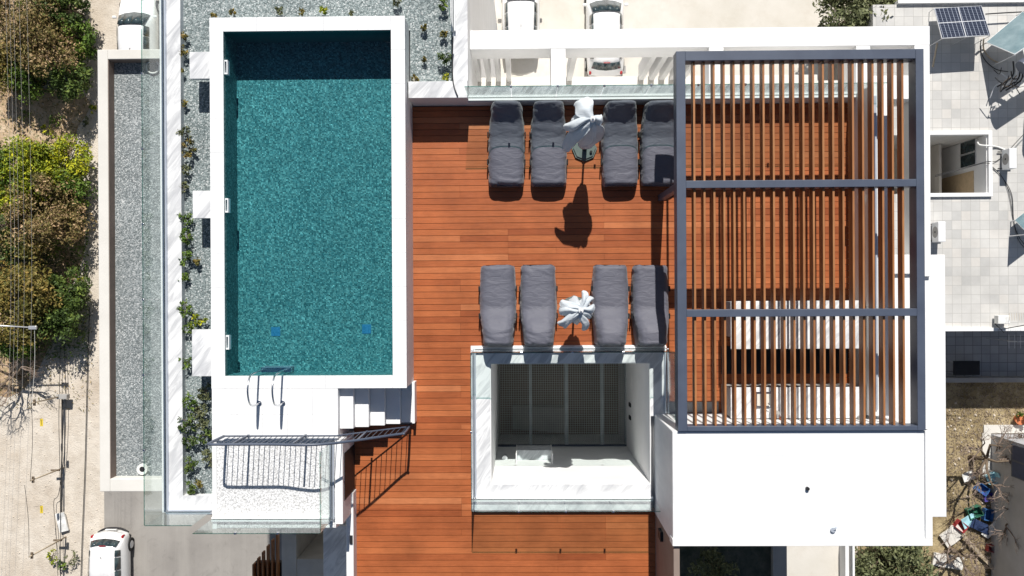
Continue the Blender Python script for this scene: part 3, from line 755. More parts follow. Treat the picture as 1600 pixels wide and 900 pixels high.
def parasol(px, py, top, lean, lobes, label, hw, seed):
    b = P(px, py, 0); t_ = thing('parasol', label, 'parasol', (b.x, b.y, 0), 'folded parasols between the loungers')
    m = MB().cyl((b.x, b.y), .28, .0, .05, 8).cyl((b.x, b.y), .255, .052, .08, 8, .24)
    m.build('base_plate', 'parasol_base', t_, bevel=.005)
    hub = Vector((b.x+lean[0], b.y+lean[1], top))
    MB().tube([(b.x, b.y, .05), (hub.x, hub.y, top+.06)], .024, 10).build('pole', 'dark', t_, smooth=True)
    MB().cyl((b.x, b.y), .05, .08, .3, 12).build('socket', 'dark', t_)
    MB().cyl((b.x+.14, b.y-.08), .03, .08, .13, 8).build('knob', 'dark', t_)
    cm = MB()
    for j, (a, rch, wd, sag, fl) in enumerate(lobes): lobe(cm, hub-Vector((0, 0, .05)), rad(a), rch, wd, 0, sag, fl, seed+j*3.3)
    cm.build('canopy', 'canopy_cloth', t_, smooth=True)
    # hanging body of folded cloth below the hub
    rr = []
    for i in range(16):
        t = i/15; z = hub.z-.1-t*hw[1]; c = Vector((hub.x+(b.x-hub.x)*(hub.z-z)/hub.z, hub.y+(b.y-hub.y)*(hub.z-z)/hub.z, z)); rd = hw[0]*(.3+.7*math.sin(math.pi*(t*.8+.1)))
        rr.append([c+Vector((math.cos(a), math.sin(a), 0))*rd*(.8+.5*abs(math.cos(2.5*a+seed+t*.6))-.12*math.cos(9*a)) for a in [2*math.pi*k_/30 for k_ in range(30)]])
    MB().rings(rr).build('folded_cloth', 'canopy_cloth', t_, smooth=True)
    rr = []
    MB().cyl((hub.x, hub.y), .07, hub.z-.06, hub.z+.05, 12, .045).cyl((hub.x, hub.y), .03, hub.z+.051, hub.z+.11, 10, .012).build('finial', 'white_metal', t_, smooth=False)
flecked('parasol_base', (.1, .125, .12), (.15, .175, .165), 5, .5, .1)
parasol(913, 233, 2.35, (0, .2), [(122, .52, .15, .35, .5), (188, .56, .075, .35, .9), (222, .72, .1, .7, .35), (245, .4, .11, .8, .4), (5, .2, .08, .02, .8), (-75, .34, .16, .95, .5), (160, .4, .08, .6, .6), (-105, .42, .14, 1.0, .5)],
        'loosely folded pale parasol on a dark octagonal base, between upper loungers', (.15, 1.3), 1)
parasol(897, 481, 2.3, (0, 0), [(155, .43, .07, .2, .7), (182, .42, .085, .22, .7), (212, .52, .06, .25, .8), (226, .48, .055, .3, .8), (-75, .42, .065, .3, .7), (15, .3, .07, .15, .7), (48, .36, .06, .12, .7), (75, .4, .055, .1, .7), (-30, .26, .06, .2, .7)],
        'tightly tied pale parasol spread like a star on a dark base, between lower loungers', (.23, 1.45), 4)

# ================================================================== long planter below the west railing
zpl = -3.0
pl = thing('long_planter', 'long concrete rimmed bed of grey gravel left of the glass railing', 'planter', P(200, 420, G))
o0, o1, o2, o3 = RB(154, 77, 262, 768, zpl); i0, i1, i2, i3 = RB(170, 92, 262, 748, zpl)
o1 = i1 = XW-.01
m = MB().box(o0, i0, o2, o3, G, zpl).box(i0, o1, o2, i2, G, zpl).box(i0, o1, i3, o3, G, zpl); m.build('rim', 'pale_concrete', pl, bevel=.015)
m = MB(); zgp = zpl-.33
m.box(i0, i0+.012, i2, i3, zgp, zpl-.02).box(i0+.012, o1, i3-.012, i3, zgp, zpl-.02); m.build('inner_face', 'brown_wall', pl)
MB().box(i0, o1, i2, i3, G, zgp).build('gravel_fill', 'gravel_low', pl)
a = P(223, 733, zgp)
dn = thing('drain_cover', 'round white drain cover with a black centre at the lower end of the long planter', 'drain', (a.x, a.y, zgp))
rr = [[(a.x+r*math.cos(t), a.y+r*math.sin(t), z) for t in [2*math.pi*k_/24 for k_ in range(24)]] for r, z in ((.15, zgp), (.14, zgp+.05), (.075, zgp+.04), (.07, zgp+.01))]
MB().rings(rr).build('ring', 'plastic_white', dn, smooth=False); MB().cyl((a.x, a.y), .07, zgp+.012, zgp+.03, 12).build('grate', 'dark', dn)
a = P(240, 105, zgp)
rr = [[(a.x+(.17+r*math.cos(u))*math.cos(t), a.y+(.17+r*math.cos(u))*math.sin(t), zgp+.04+r*math.sin(u)) for u in [2*math.pi*q/8 for q in range(8)]] for t in [2*math.pi*k_/24 for k_ in range(25)] for r in (.025,)]
o = MB().rings(rr, cap=False).build('hose_coil', 'plastic_white', smooth=True); tag(o, 'coiled white hose in the shaded top corner of the long planter', 'hose')

# ================================================================== foliage
def leafball(mb, c, R, n, ls, seed, squash=.8, clumps=14, lo=.45):
    rnd = random.Random(seed); cs = []
    for _ in range(clumps):
        a = rnd.uniform(0, 2*math.pi); rr_ = R*math.sqrt(rnd.random())*.82
        zc = rnd.uniform(-.1, 1)*math.sqrt(max(.05, 1-(rr_/R)**2))*squash*R
        cs.append((Vector((c[0]+rr_*math.cos(a), c[1]+rr_*math.sin(a), c[2]+zc)), R*rnd.uniform(.2, .42), rnd.random()))
    for _ in range(n):
        cc, cr, tb = rnd.choice(cs)
        d = Vector((rnd.gauss(0, 1), rnd.gauss(0, 1), rnd.gauss(0, 1))).normalized()*cr*(rnd.random()**.4)
        p = cc+d; u = Vector((rnd.gauss(0, 1), rnd.gauss(0, 1), rnd.gauss(0, .7))).normalized(); v = u.orthogonal().normalized()
        v = (v*math.cos(rnd.uniform(0, 6))+u.cross(v)*math.sin(rnd.uniform(0, 6))).normalized()
        s = ls*rnd.uniform(.55, 1.3); ti = min(1, max(0, .5*tb+.5*rnd.random()+rnd.gauss(0, .08)))
        mb.poly([p-u*s, p-v*s*.42, p+u*s, p+v*s*.42], ti)
    return cs
def shrub(name, label, cat, px, py, zbase, h, R, mat, n, ls, seed, group=None, limbs=7, kind_trunk='trunk', squash=.8, clumps=14):
    zc = zbase+h*.55; c = P(px, py, zc); t_ = thing(name, label, cat, (c.x, c.y, zbase), group)
    m = MB(); cs = leafball(m, (c.x, c.y, zc-.15*h), R, n, ls, seed, squash, clumps)
    m.build('crown', mat, t_, tint=True)
    tr = MB(); rnd = random.Random(seed+5); base = Vector((c.x, c.y, zbase)); th = max(.012, h*.035)
    fork = base+Vector((0, 0, h*.3)); tr.tube([base, fork], [th, th*.8], 7)
    for cc, cr, _ in cs[:limbs]:
        mid = fork.lerp(cc, .5)+Vector((rnd.uniform(-.1, .1)*R, rnd.uniform(-.1, .1)*R, 0)); tr.tube([fork, mid, cc], [th*.6, th*.4, th*.15], 5)
    tr.build('trunk', kind_trunk, t_, smooth=True); return t_
VEG = [
 (30, 20, 3.4, 2.0, 'leaf_brown', 'reddish dry'), (95, 5, 3.2, 1.4, 'leaf_dark', 'dark green'), (70, 70, 3.6, 1.7, 'leaf_brown', 'dry brown topped'),
 (118, 60, 2.8, 1.0, 'leaf_green', 'fresh green'), (22, 100, 2.6, 1.3, 'leaf_rust', 'rusty'), (104, 118, 3.0, 1.1, 'leaf_dark', 'dark'), (40, 120, 2.6, 1.0, 'leaf_green', 'leafy green'),
 (6, 268, 2.2, 1.1, 'leaf_green', 'low green'), (50, 262, 2.4, 1.45, 'leaf_yellow', 'yellow flowering'), (100, 252, 2.2, 1.2, 'leaf_yellow', 'bright yellow flowered'), (114, 296, 2.2, .9, 'leaf_green', 'green'),
 (65, 335, 3.0, 1.9, 'leaf_brown', 'bare twiggy brown'), (18, 300, 2.4, 1.3, 'leaf_yellow', 'yellow green'), (15, 375, 2.6, 1.3, 'leaf_dark', 'dark leafy'), (100, 345, 2.6, 1.1, 'leaf_brown', 'brown'),
 (45, 430, 3.2, 1.8, 'leaf_rust', 'olive and rust'), (108, 455, 2.6, 1.15, 'leaf_dark', 'deep green'), (35, 495, 2.8, 1.6, 'leaf_rust', 'rust tinged'), (90, 500, 2.6, 1.2, 'leaf_dark', 'very dark'), (25, 545, 2.0, 1.0, 'leaf_green', 'light green')]
VW = ['in the top left corner of the picture', 'at the top edge beside the path', 'below the top left corner shrub', 'touching the path opposite the parked car', 'at the left edge, third down', 'at the path just above the bare soil', 'just above the bare soil patch', 'at the left edge right below the bare soil',
 'in the middle below the bare soil', 'by the path below the bare soil', 'leaning over the kerb of the long planter', 'in the middle of the slope', 'at the left edge above the pale bare tree', 'at the left edge under the pale bare tree', 'beside the narrow part of the path', 'in the lower middle of the slope', 'bulging over the path, lowest on that side', 'at the lower left of the mass', 'casting shade on the pale ground', 'at the lower left end of the mass']
for i, (px, py, h, R, mat, nm) in enumerate(VEG):
    n = int(2300*R*R*.9)
    shrub('wild_shrub', nm+' wild shrub '+VW[i], 'shrub', px, py, G, h, R, mat, n, .085 if mat != 'leaf_brown' else .07, 100+i, 'wild shrubs on the slope left of the house', 9, 'trunk', .75, 26)
# small low tufts on the bare soil
for i, (px, py, r) in enumerate(((90, 185, .45), (72, 203, .3), (130, 190, .3), (35, 180, .35), (145, 172, .28), (112, 870, .45), (98, 882, .3), (126, 445, .4), (133, 463, .3), (45, 575, .35), (80, 870, .4))):
    shrub('weed_tuft', 'small green weed tuft '+['in the brown patch between the shrubs', 'beside a pale stone on the brown soil', 'near the kerb on brown soil', 'at the left of the brown patch', 'against the kerb of the long planter', 'at the foot of the lowest line pole', 'below the line poles at the picture edge', 'beside the dark shrub at the path', 'on the path edge under the dark shrub', 'at the shaded lower end of the shrubs', 'left of the lowest line pole'][i], 'weed', px, py, G, .5, r, ['leaf_green', 'leaf_yellow', 'leaf_olive'][i % 3], 90, .07, 300+i, 'weed tufts on the bare ground', 3, 'trunk', .5, 6)
SM = [(286, 55, .1, 'r'), (285, 80, .13, 'r'), (281, 112, .08, 'r'), (285, 160, .09, 'r'), (287, 208, .17, 'o'), (292, 231, .2, 'r'), (289, 265, .13, 'o'), (287, 292, .13, 'o'), (288, 340, .18, 'g'), (292, 368, .2, 'g'), (290, 404, .2, 'g'),
      (287, 436, .14, 'g'), (306, 408, .1, 'r'), (290, 482, .2, 'g'), (309, 500, .2, 'y'), (293, 513, .15, 'g'), (288, 566, .16, 'g'), (318, 612, .2, 'o'), (297, 628, .2, 'g'), (312, 643, .2, 'o'), (293, 660, .26, 'G'), (316, 662, .16, 'o'),
      (296, 690, .19, 'G'), (320, 682, .18, 'G'), (296, 729, .22, 'G'), (324, 716, .2, 'o'), (295, 762, .17, 'G'), (308, 758, .12, 'r')]
ORD = 'first second third fourth fifth sixth seventh eighth ninth tenth eleventh twelfth thirteenth fourteenth fifteenth sixteenth seventeenth eighteenth nineteenth twentieth twenty-first twenty-second twenty-third twenty-fourth twenty-fifth twenty-sixth twenty-seventh twenty-eighth'.split()
def small(i, px, py, R, kd, where):
    mat = {'r': 'leaf_rust', 'o': 'leaf_olive', 'g': 'leaf_green', 'G': 'leaf_dark', 'y': 'leaf_yellow'}[kd]
    nm = {'r': 'reddish', 'o': 'olive green', 'g': 'fresh green', 'G': 'dark green', 'y': 'yellow green'}[kd]
    shrub('border_plant', f'{nm} {where}', 'plant', px, py, .48, .26+R*.9, R*.95, mat, int(70+1500*R*R*2), .036, 500+i, 'young plants in the gravel borders', 5, 'trunk', .6, 12)
for i, (px, py, R, kd) in enumerate(SM): small(i, px, py, R, kd, f'plant, {ORD[i]} from the top in the gravel strip left of the pool')
SN = [(333, 22, .07, 'r'), (362, 18, .08, 'r'), (435, 15, .1, 'o'), (470, 18, .08, 'r'), (505, 15, .1, 'y'), (548, 20, .06, 'o'), (620, 2, .12, 'o'), (662, 42, .08, 'r'), (691, 6, .14, 'g'), (693, 53, .1, 'r'), (693, 92, .2, 'G'), (662, 92, .06, 'r'), (697, 120, .09, 'y'), (648, 122, .09, 'r')]
for i, (px, py, R, kd) in enumerate(SN): small(100+i, px, py, R, kd, f'plant, {ORD[i]} from the left in the gravel above the pool')
# trees
shrub('olive_tree', 'bushy olive tree behind the white frame at the top right', 'tree', 1350, 12, G, 5, 2.0, 'leaf_olive', 11000, .12, 41, 'olive trees', 12, 'trunk', .7, 45)
shrub('olive_tree', 'smaller olive tree touching the solar panel at the top right', 'tree', 1412, 5, G, 4.6, 1.0, 'leaf_olive', 3600, .12, 42, 'olive trees', 8, 'trunk', .7, 24)
shrub('olive_tree', 'broad olive tree below the white roof at the lower right', 'tree', 1395, 885, G, 4.5, 2.0, 'leaf_olive', 9000, .1, 43, 'olive trees', 12, 'trunk', .7, 45)
shrub('garden_bush', 'pale green bush rising from the dark garden below the white roof', 'bush', 1118, 890, -6, 1.6, .75, 'leaf_olive', 1500, .06, 44, None, 8, 'trunk', .7, 20)
# garden terrace below the roof box
x0, x1, y0, y1 = RB(1040, 700, 1328, 1010, -6)
gtc = thing('garden_terrace', 'lower terrace with dark planting and a pale paved strip below the white roof', 'terrace', ((x0+x1)/2, (y0+y1)/2, G))
xs_ = P(1206, 870, -6).x; xm_ = P(1228, 870, -6).x
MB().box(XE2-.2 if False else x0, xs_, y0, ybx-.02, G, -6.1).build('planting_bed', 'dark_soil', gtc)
MB().box(xs_, xm_, y0, ybx-.02, G, -5.9).build('slatted_edge', 'grey_wall', gtc, bevel=.01)
zv = -12.6; xa_, xb__ = P(1227, 870, zv).x, P(1322, 870, zv).x
MB().box(xa_-.6, xb__, -20, P(1270, 845, zv).y, G, zv).build('paving', 'parking_floor', gtc, bevel=.01)
MB().box(xb__-.25, xb__-.12, -20, P(1270, 845, zv).y, zv, zv+.6).build('edge_wall', 'white_plaster', gtc, bevel=.01)
MB().box(xb__+.05, xb__+.13, -20, P(1270, 845, zv).y, zv-.4, zv+.5).build('edge_wall', 'white_plaster', gtc, bevel=.01)
# ================================================================== neighbour's house with tiled roof
zn = -17.2
nb = thing('neighbour_house', 'neighbouring house with a flat roof of pale square tiles and a square light well', 'house', P(1540, 300, G))
n0 = P(1440, 300, zn).x; n1 = n0+12; ns = P(1540, 512, zn).y; nn = P(1500, 6, zn).y
lw = RB(1453, 206, 1547, 307, zn)  # light well
def nbx(name, mat, boxes, bevel=0):
    m = MB()
    for b in boxes: m.box(*b)
    return m.build(name, mat, nb, bevel=bevel)
cut = (P(1395, 206, zn).x, lw[1]-.1, lw[2]+.12, lw[3]-.12)
nbx('roof_slab', 'roof_tiles', [(n0-2, n1, ns, cut[2], G, zn), (n0-2, n1, cut[3], nn, G, zn), (cut[1], n1, cut[2], cut[3], G, zn), (n0-2, cut[0], cut[2], cut[3], G, zn-.01)])
nbx('light_well_rim', 'white_plaster', [(cut[1]-.02, cut[1]+.14, cut[2]-.14, cut[3]+.14, zn-.2, zn+.12), (n0-1, cut[1]-.02, cut[2]-.14, cut[2]+.02, zn-.2, zn+.12), (n0-1, cut[1]-.02, cut[3]-.02, cut[3]+.14, zn-.2, zn+.12)], .01)
wx = cut[1]-.022
nbx('light_well_wall', 'white_plaster', [(wx-.03, wx, cut[2]+.02, cut[3]-.02, G, zn-.01)])
nbx('light_well_partition', 'beige_wall', [(P(1478, 260, zn-1.8).x-.1, P(1478, 260, zn-1.8).x, cut[2]+.02, cut[3]-.02, G, zn-2.2)])
def wellpt(py, z): # y on the east wall
    return P(1530, py, z).y
f_ = nbx('window', 'frame_alu', [(wx-.06, wx-.031, wellpt(262, zn-1.4), wellpt(217, zn-1.4), zn-2.1, zn-.8)], .005)
MB().box(wx-.066, wx-.061, wellpt(259, zn-1.4), wellpt(241, zn-1.4), zn-2.05, zn-.85).box(wx-.066, wx-.061, wellpt(238, zn-1.4), wellpt(220, zn-1.4), zn-2.05, zn-.85).build('pane', 'car_glass', f_)
nbx('door', 'tan_door', [(wx-.06, wx-.031, wellpt(306, zn-2.2), wellpt(272, zn-2.2), G+.02, zn-1.0)], .005)
nbx('parapet', 'white_plaster', [(n0-1, n1, ns-.14, ns, zn-.2, zn+.12)], .01)
nbx('parapet', 'white_plaster', [(n0-1, n1, nn, nn+.15, zn-.2, zn+.15)], .01)
nbx('yard_floor', 'yard_tiles', [(n0-1, n1, P(1540, 588, G+.1).y, ns-.15, G, G+.1)])
nbx('yard_wall', 'grey_wall', [(n0-1, n1, P(1540, 592, G+.1).y-.1, P(1540, 588, G+.1).y, G, G+.7)], .01)
nbx('north_roof', 'terracotta', [(n0, n1, nn+.2, nn+4, G, zn-.6)])
# clutter in the dark yard
a = P(1495, 572, G+.1); t_ = thing('garden_table', 'low dark table in the shaded yard below the tiled roof', 'table', (a.x, a.y, G+.1))
MB().box(a.x-.5, a.x+.7, a.y-.35, a.y+.3, G+.75, G+.8).build('table_top', 'dark', t_, bevel=.01)
for sx_ in (-.42, .62):
    for sy_ in (-.28, .22): MB().cyl((a.x+sx_, a.y+sy_), .025, G+.1, G+.75, 8).build('leg', 'frame_alu', t_)
a = P(1583, 533, G+2.2); t_ = thing('antenna_mast', 'thin television aerial standing in the shaded yard', 'aerial', (a.x, a.y, G+.1))
MB().tube([(a.x, a.y, G+.1), (a.x, a.y, G+2.6)], .025, 8).build('mast', 'frame_alu', t_)
MB().tube([(a.x-.4, a.y, G+2.5), (a.x+1, a.y, G+2.5)], .02, 6).build('boom', 'frame_alu', t_)
for i in range(6): MB().tube([(a.x-.35+i*.25, a.y-.3, G+2.5), (a.x-.35+i*.25, a.y+.3, G+2.5)], .012, 5).build('rod', 'frame_alu', t_)
a = P(1558, 498, zn); t_ = thing('roof_box', 'white box with a folding drying rack at the lower edge of the tiled roof', 'box', (a.x, a.y, zn))
MB().box(a.x-.2, a.x+.3, a.y-.2, a.y+.15, zn+.13, zn+.45).build('box_body', 'plastic_white', t_, bevel=.02)
MB().tube([(a.x-.25, a.y-.45, zn+.5), (a.x+.9, a.y-.2, zn+.8)], .018, 6).tube([(a.x-.2, a.y-.2, zn+.2), (a.x-.05, a.y-.55, zn+.6)], .018, 6).build('rack_rail', 'dark', t_)
for i in range(9): MB().tube([(a.x+.1+i*.1, a.y-.05, zn+.75), (a.x+.16+i*.1, a.y+.25, zn+.62)], .008, 4).build('rack_rod', 'old_wood', t_)

# AC units
def ac(px, py, label, rot=0):
    t_ = thing('air_conditioner', label, 'air conditioner', (0, 0, 0), 'outdoor air conditioner units')
    MB().box(-.15, .15, -.42, .42, .1, .68).build('casing', 'white_metal', t_, bevel=.02)
    m = MB(); m.rings([[(-.152, r*math.cos(t), .39+r*math.sin(t)) for t in [2*math.pi*k_/20 for k_ in range(20)]] for r in (.24, .22, .2, .18, .12, .1, .04)], cap=False)
    m.build('fan_grille', 'grey_wall', t_)
    MB().box(-.158, -.151, -.04, .04, .35, .43).build('fan_hub', 'dark', t_)
    for yy in (-.35, .35): MB().box(-.3, .28, yy-.02, yy+.02, .06, .1).build('bracket', 'dark', t_)
    p = P(px, py, zn+.68); t_.location = (p.x, p.y, zn); t_.rotation_euler = (0, 0, rot)
ac(1472, 362, 'white air conditioner unit with a round fan, alone low on the tiled roof')
ac(1583, 247, 'white air conditioner unit beside the light well, with cables running to it')
# solar panels
t_ = thing('photovoltaic_array', 'tilted dark photovoltaic array of two panels above the tiled roof', 'solar array', (0, 0, 0))
c1, c2, c3, c4 = P(1459, 14, zn+.4), P(1533, 10, zn+.4), P(1547, 56, zn+1.15), P(1471, 61, zn+1.15)
def quadbox(pts, th, name, mat, root, inset=0, lift=0):
    a, b, c, d = pts; nrm = (b-a).cross(d-a).normalized(); nrm = nrm if nrm.z > 0 else -nrm
    cen = (a+b+c+d)/4; q = [cen+(p-cen)*(1-inset)+nrm*lift for p in pts]
    m = MB(); top = [p+nrm*th for p in q]; n = 0; m.v = [tuple(p) for p in q+top]
    m.f = [(3, 2, 1, 0), (4, 5, 6, 7), (0, 1, 5, 4), (1, 2, 6, 5), (2, 3, 7, 6), (3, 0, 4, 7)]; m.t = [0]*6
    return m.build(name, mat, root)
def panel(root, a, b, c, d, cols, rows, fmat, gmat):
    quadbox([a, b, c, d], .04, 'frame', fmat, root)
    for i in range(cols):
        for j in range(rows):
            def q(u, v): return (a.lerp(b, u)).lerp(d.lerp(c, u), v)
            e = .009; u0, u1, v0, v1 = i/cols+e, (i+1)/cols-e, j/rows+e*1.4, (j+1)/rows-e*1.4
            o = quadbox([q(u0, v0), q(u1, v0), q(u1, v1), q(u0, v1)], .004, 'cell_field', gmat, root, 0, .042)
panel(t_, c1, c2, c3, c4, 2, 2, 'frame_alu', 'pv_cell')
for p in (c1, c2, c3, c4, (c3+c4)/2): MB().tube([(p.x, p.y, zn), (p.x, p.y, p.z)], .014, 6).build('support', 'frame_alu', t_)
MB().tube([(c4.x+.1, c4.y, zn+.6), (c4.x+.1, c4.y-.9, zn+.2)], .04, 6).build('strut', 'old_wood', t_)
def heater(label, a, b, c, d, cols, ntag):
    t_ = thing('solar_water_heater', label, 'solar heater', (0, 0, 0), 'solar water heaters on the tiled roof')
    panel(t_, a, b, c, d, cols, 1, 'white_metal', 'collector_glass')
    for p in (a, b, c, d): MB().tube([(p.x, p.y, zn), (p.x, p.y, p.z)], .025, 6).build('support', 'frame_alu', t_)
    return t_
a, b, c, d = P(1541, 67, zn+.4), P(1598, 19, zn+.4), P(1652, 42, zn+1.7), P(1586, 86, zn+1.7)
t_ = heater('tilted pale blue solar water heater collectors with a dark boiler frame at the right edge', a, b, c, d, 1, '')
HT = t_; d = d.copy(); ce = (c+d)/2+Vector((.1, -.6, .1)); ax = (c-d).normalized()
MB().tube([ce-ax*.9, ce+ax*.9], .3, 20).build('tank', 'anthracite', t_, smooth=False)
for k_ in range(5):
    s = d+Vector((.15+k_*.12, -.15-.05*k_, -.4)); MB().tube(bez([s, s+Vector((.2, -.5, -.4)), s+Vector((-.1, -.8, -1.0))], 5), .03, 6).build('pipe', ['dark', 'frame_alu', 'black_rubber'][k_ % 3], t_, smooth=True)
d_keep = d; a, b, c, d = P(1586, 345, zn+.3), P(1620, 318, zn+.3), P(1640, 340, zn+1.3), P(1606, 366, zn+1.3)
t_ = heater('small tilted solar collector cut off by the right edge, below the air conditioner', a, b, c, d, 1, '')
a = P(1668, 152, zn+1.9); t_ = thing('water_tank', 'round white water tank just past the right edge of the tiled roof', 'water tank', (a.x, a.y, zn))
MB().cyl((a.x, a.y), .6, zn+.6, zn+1.9, 24).build('barrel', 'plastic_white', t_, bevel=.03); MB().cyl((a.x, a.y), .2, zn+1.9, zn+1.98, 16).build('lid', 'plastic_white', t_)
for an in range(4): MB().cyl((a.x+.4*math.cos(an*1.57), a.y+.4*math.sin(an*1.57)), .03, zn, zn+.6, 6).build('leg', 'frame_alu', t_)
rnd = random.Random(4)
for k_ in range(14):
    s = d_keep+Vector((rnd.uniform(-.1, 1.0), rnd.uniform(-.9, .1), rnd.uniform(-1.2, -.1))); MB().tube(bez([s, s+Vector((rnd.uniform(-.3, .3), rnd.uniform(-.5, .1), -.2)), s+Vector((rnd.uniform(-.5, .5), rnd.uniform(-.6, 0), -.3))], 4), rnd.uniform(.012, .03), 6).build('pipe', ['dark', 'frame_alu', 'black_rubber', 'trunk'][k_ % 4], HT, smooth=True)
# cables on the roof
def cable(pts, label, mat='cable_dark', r=.015, z=None, cat='cable', n=8, grp='cables on the tiled roof'):
    o = MB().tube(bez([P(*p) for p in pts], n), r, 6).build('cable', mat, smooth=True); tag(o, label, cat, grp)
z_ = zn+.05
cable([(1461, 276, zn-.3), (1490, 268, zn+.1), (1538, 255, z_+.1), (1552, 262, z_), (1568, 280, z_), (1581, 305, z_), (1584, 345, z_), (1592, 370, z_), (1604, 385, z_)], 'dark cable curving from the light well to the lower right corner of the tiled roof')
cable([(1461, 274, zn-.28), (1500, 264, zn+.12), (1540, 253, z_+.1), (1556, 252, z_), (1568, 243, z_), (1578, 236, z_)], 'dark cable bridging the light well to the air conditioner')
cable([(1544, 257, z_), (1564, 274, z_), (1576, 300, z_), (1583, 340, z_), (1590, 372, z_), (1603, 390, z_)], 'second dark cable looping beside the first on the tiled roof', r=.012)
cable([(1527, 217, zn-.6), (1530, 226, zn+.1), (1548, 228, z_+.05), (1560, 230, z_), (1575, 236, z_)], 'thick white pipe leading from the light well to the air conditioner', 'plastic_white', .035)
cable([(1533, 62, z_+.5), (1532, 78, z_), (1540, 95, z_), (1556, 108, z_), (1575, 112, z_)], 'black hose looping from the solar array to the heater', r=.02)
cable([(1537, 60, z_+.5), (1537, 76, z_), (1546, 90, z_), (1560, 98, z_)], 'pale hose looping from the solar array to the heater', 'old_wood', .03)
cable([(1540, 22, z_+.3), (1570, 20, z_+.3), (1610, 18, z_+.3)], 'straight dark pipe running right from the top of the solar array', r=.03)
cable([(1575, 236, z_+.3), (1590, 220, z_+.3), (1606, 203, z_+.3)], 'dark cable rising from the air conditioner to the water tank', r=.015)

# ================================================================== house at lower right
hb = thing('grey_house', 'grey rendered house with a blue window at the lower right edge', 'house', P(1640, 760, G))
hx = P(1547, 700, G).x; hy = P(1600, 678, G).y; hz = -17.0
MB().box(hx, hx+9, hy-12, hy, G, hz-.02).build('wall', 'render_grey', hb)
MB().box(hx-.05, hx+9, hy-12, hy+.05, hz-.02, hz+.1).build('roof', 'pale_concrete', hb, bevel=.02)
f_ = MB().box(hx-.06, hx-.001, P(1590, 752, -18.2).y, P(1590, 700, -18.2).y, -19.2, -17.3).build('window', 'anthracite', hb, bevel=.01)
MB().box(hx-.065, hx-.061, P(1590, 750, -18.2).y, P(1590, 727, -18.2).y, -19.1, -17.4).box(hx-.065, hx-.061, P(1590, 724, -18.2).y, P(1590, 702, -18.2).y, -19.1, -17.4).build('pane', 'plastic_navy', f_)
MB().box(P(1537, 665, G+.1).x, P(1550, 665, G).x+5, P(1560, 677, G+.1).y, P(1560, 664, G+.1).y, G, G+.12).box(P(1535, 700, G+.1).x, hx-.01, P(1560, 745, G+.1).y, P(1560, 677, G+.1).y, G, G+.118).build('path', 'pale_concrete', kind='structure')
# pot
a = P(1592, 655, G+.2); t_ = thing('plant_pot', 'round terracotta pot with a leafy green plant near the right edge', 'plant pot', (a.x, a.y, G))
MB().cyl((a.x, a.y), .16, G+.03, G+.34, 18, .24).build('pot', 'terracotta', t_)
m = MB(); leafball(m, (a.x+.1, a.y+.25, G+.5), .35, 260, .07, 77, .7, 8); m.build('foliage', 'leaf_green', t_, tint=True)

# bare trees
def bare(px, py, h, label, seed, R, n=26, grp='bare trees'):
    b = P(px, py, G); t_ = thing('bare_tree', label, 'tree', (b.x, b.y, G), grp); rnd = random.Random(seed)
    tr = MB(); br = MB(); top = b+Vector((.1, .2, h*.35)); tr.tube([b, b.lerp(top, .5)+Vector((.05, 0, 0)), top], [.13, .1, .09], 8)
    def grow(p, d, L, r, lv):
        q = p+d*L*.5+Vector((rnd.gauss(0, .08), rnd.gauss(0, .08), 0))*L; e = p+d*L+Vector((rnd.gauss(0, .12), rnd.gauss(0, .12), rnd.gauss(0, .08)))*L
        (tr if lv < 1 else br).tube([p, q, e], [r, r*.75, r*.5], 5 if lv < 2 else 3)
        if lv < 4:
            for _ in range(3 if lv else 4):
                nd = (d+Vector((rnd.gauss(0, .65), rnd.gauss(0, .65), rnd.gauss(0.05, .35)))).normalized(); grow(p.lerp(e, rnd.uniform(.45, 1)), nd, L*rnd.uniform(.55, .8), r*.5, lv+1)
    for i in range(5):
        a = i*1.257+rnd.uniform(-.3, .3); grow(top, Vector((math.cos(a), math.sin(a), .55)).normalized(), R*.48, .07, 0)
    tr.build('trunk', 'trunk', t_, smooth=True); br.build('branches', 'twig_dry_plain', t_)
flecked('twig_dry_plain', (.13, .095, .075), (.27, .21, .17), 3, .9)
bare(1515, 715, 3.6, 'leafless brown tree spreading over the yard at the right', 11, 2.3)
bare(1568, 800, 3.0, 'leafless twiggy tree standing against the grey house', 12, 1.9)
bare(1478, 860, 2.6, 'leafless tree at the bottom right beside the white roof', 13, 1.6)
bare(1572, 700, 2.2, 'small leafless tree over the corner of the grey house', 14, 1.3)
bare(30, 590, 2.4, 'leafless grey tree below the shrubs at the left edge', 15, 1.7)
bare(10, 360, 3.6, 'pale leafless tree rising among the shrubs at the left edge', 16, 1.6)
# junk under the trees
def jb(name, label, cat, px, py, sx_, sy_, h, rot, mat, z0=0, extra=None):
    p = P(px, py, G+h+z0); t_ = thing(name, label, cat, (0, 0, 0)); extra_root = t_
    return t_, p, rad(rot)
def crate(label, px, py, l, w_, h, rot, mat):
    t_ = thing('crate', label, 'crate', (0, 0, 0)); th = .025
    MB().box(-l, l, -w_, w_, 0, th).build('base', mat, t_)
    for a_ in ((-l, l, -w_, -w_+th), (-l, l, w_-th, w_), (-l, -l+th, -w_+th, w_-th), (l-th, l, -w_+th, w_-th)): MB().box(*a_, th, h).build('side', mat, t_, bevel=.005)
    for k_ in range(1, 4): MB().box(-l+2*l*k_/4-.008, -l+2*l*k_/4+.008, -w_+th, w_-th, th, th+.02).build('rib', mat, t_)
    p = P(px, py, G+.2); t_.location = (p.x, p.y, G+.05); t_.rotation_euler = (0, 0, rad(rot))
crate('blue plastic crate under the bare tree, below the light blue chair', 1534, 764, .28, .2, .3, -35, 'plastic_blue')
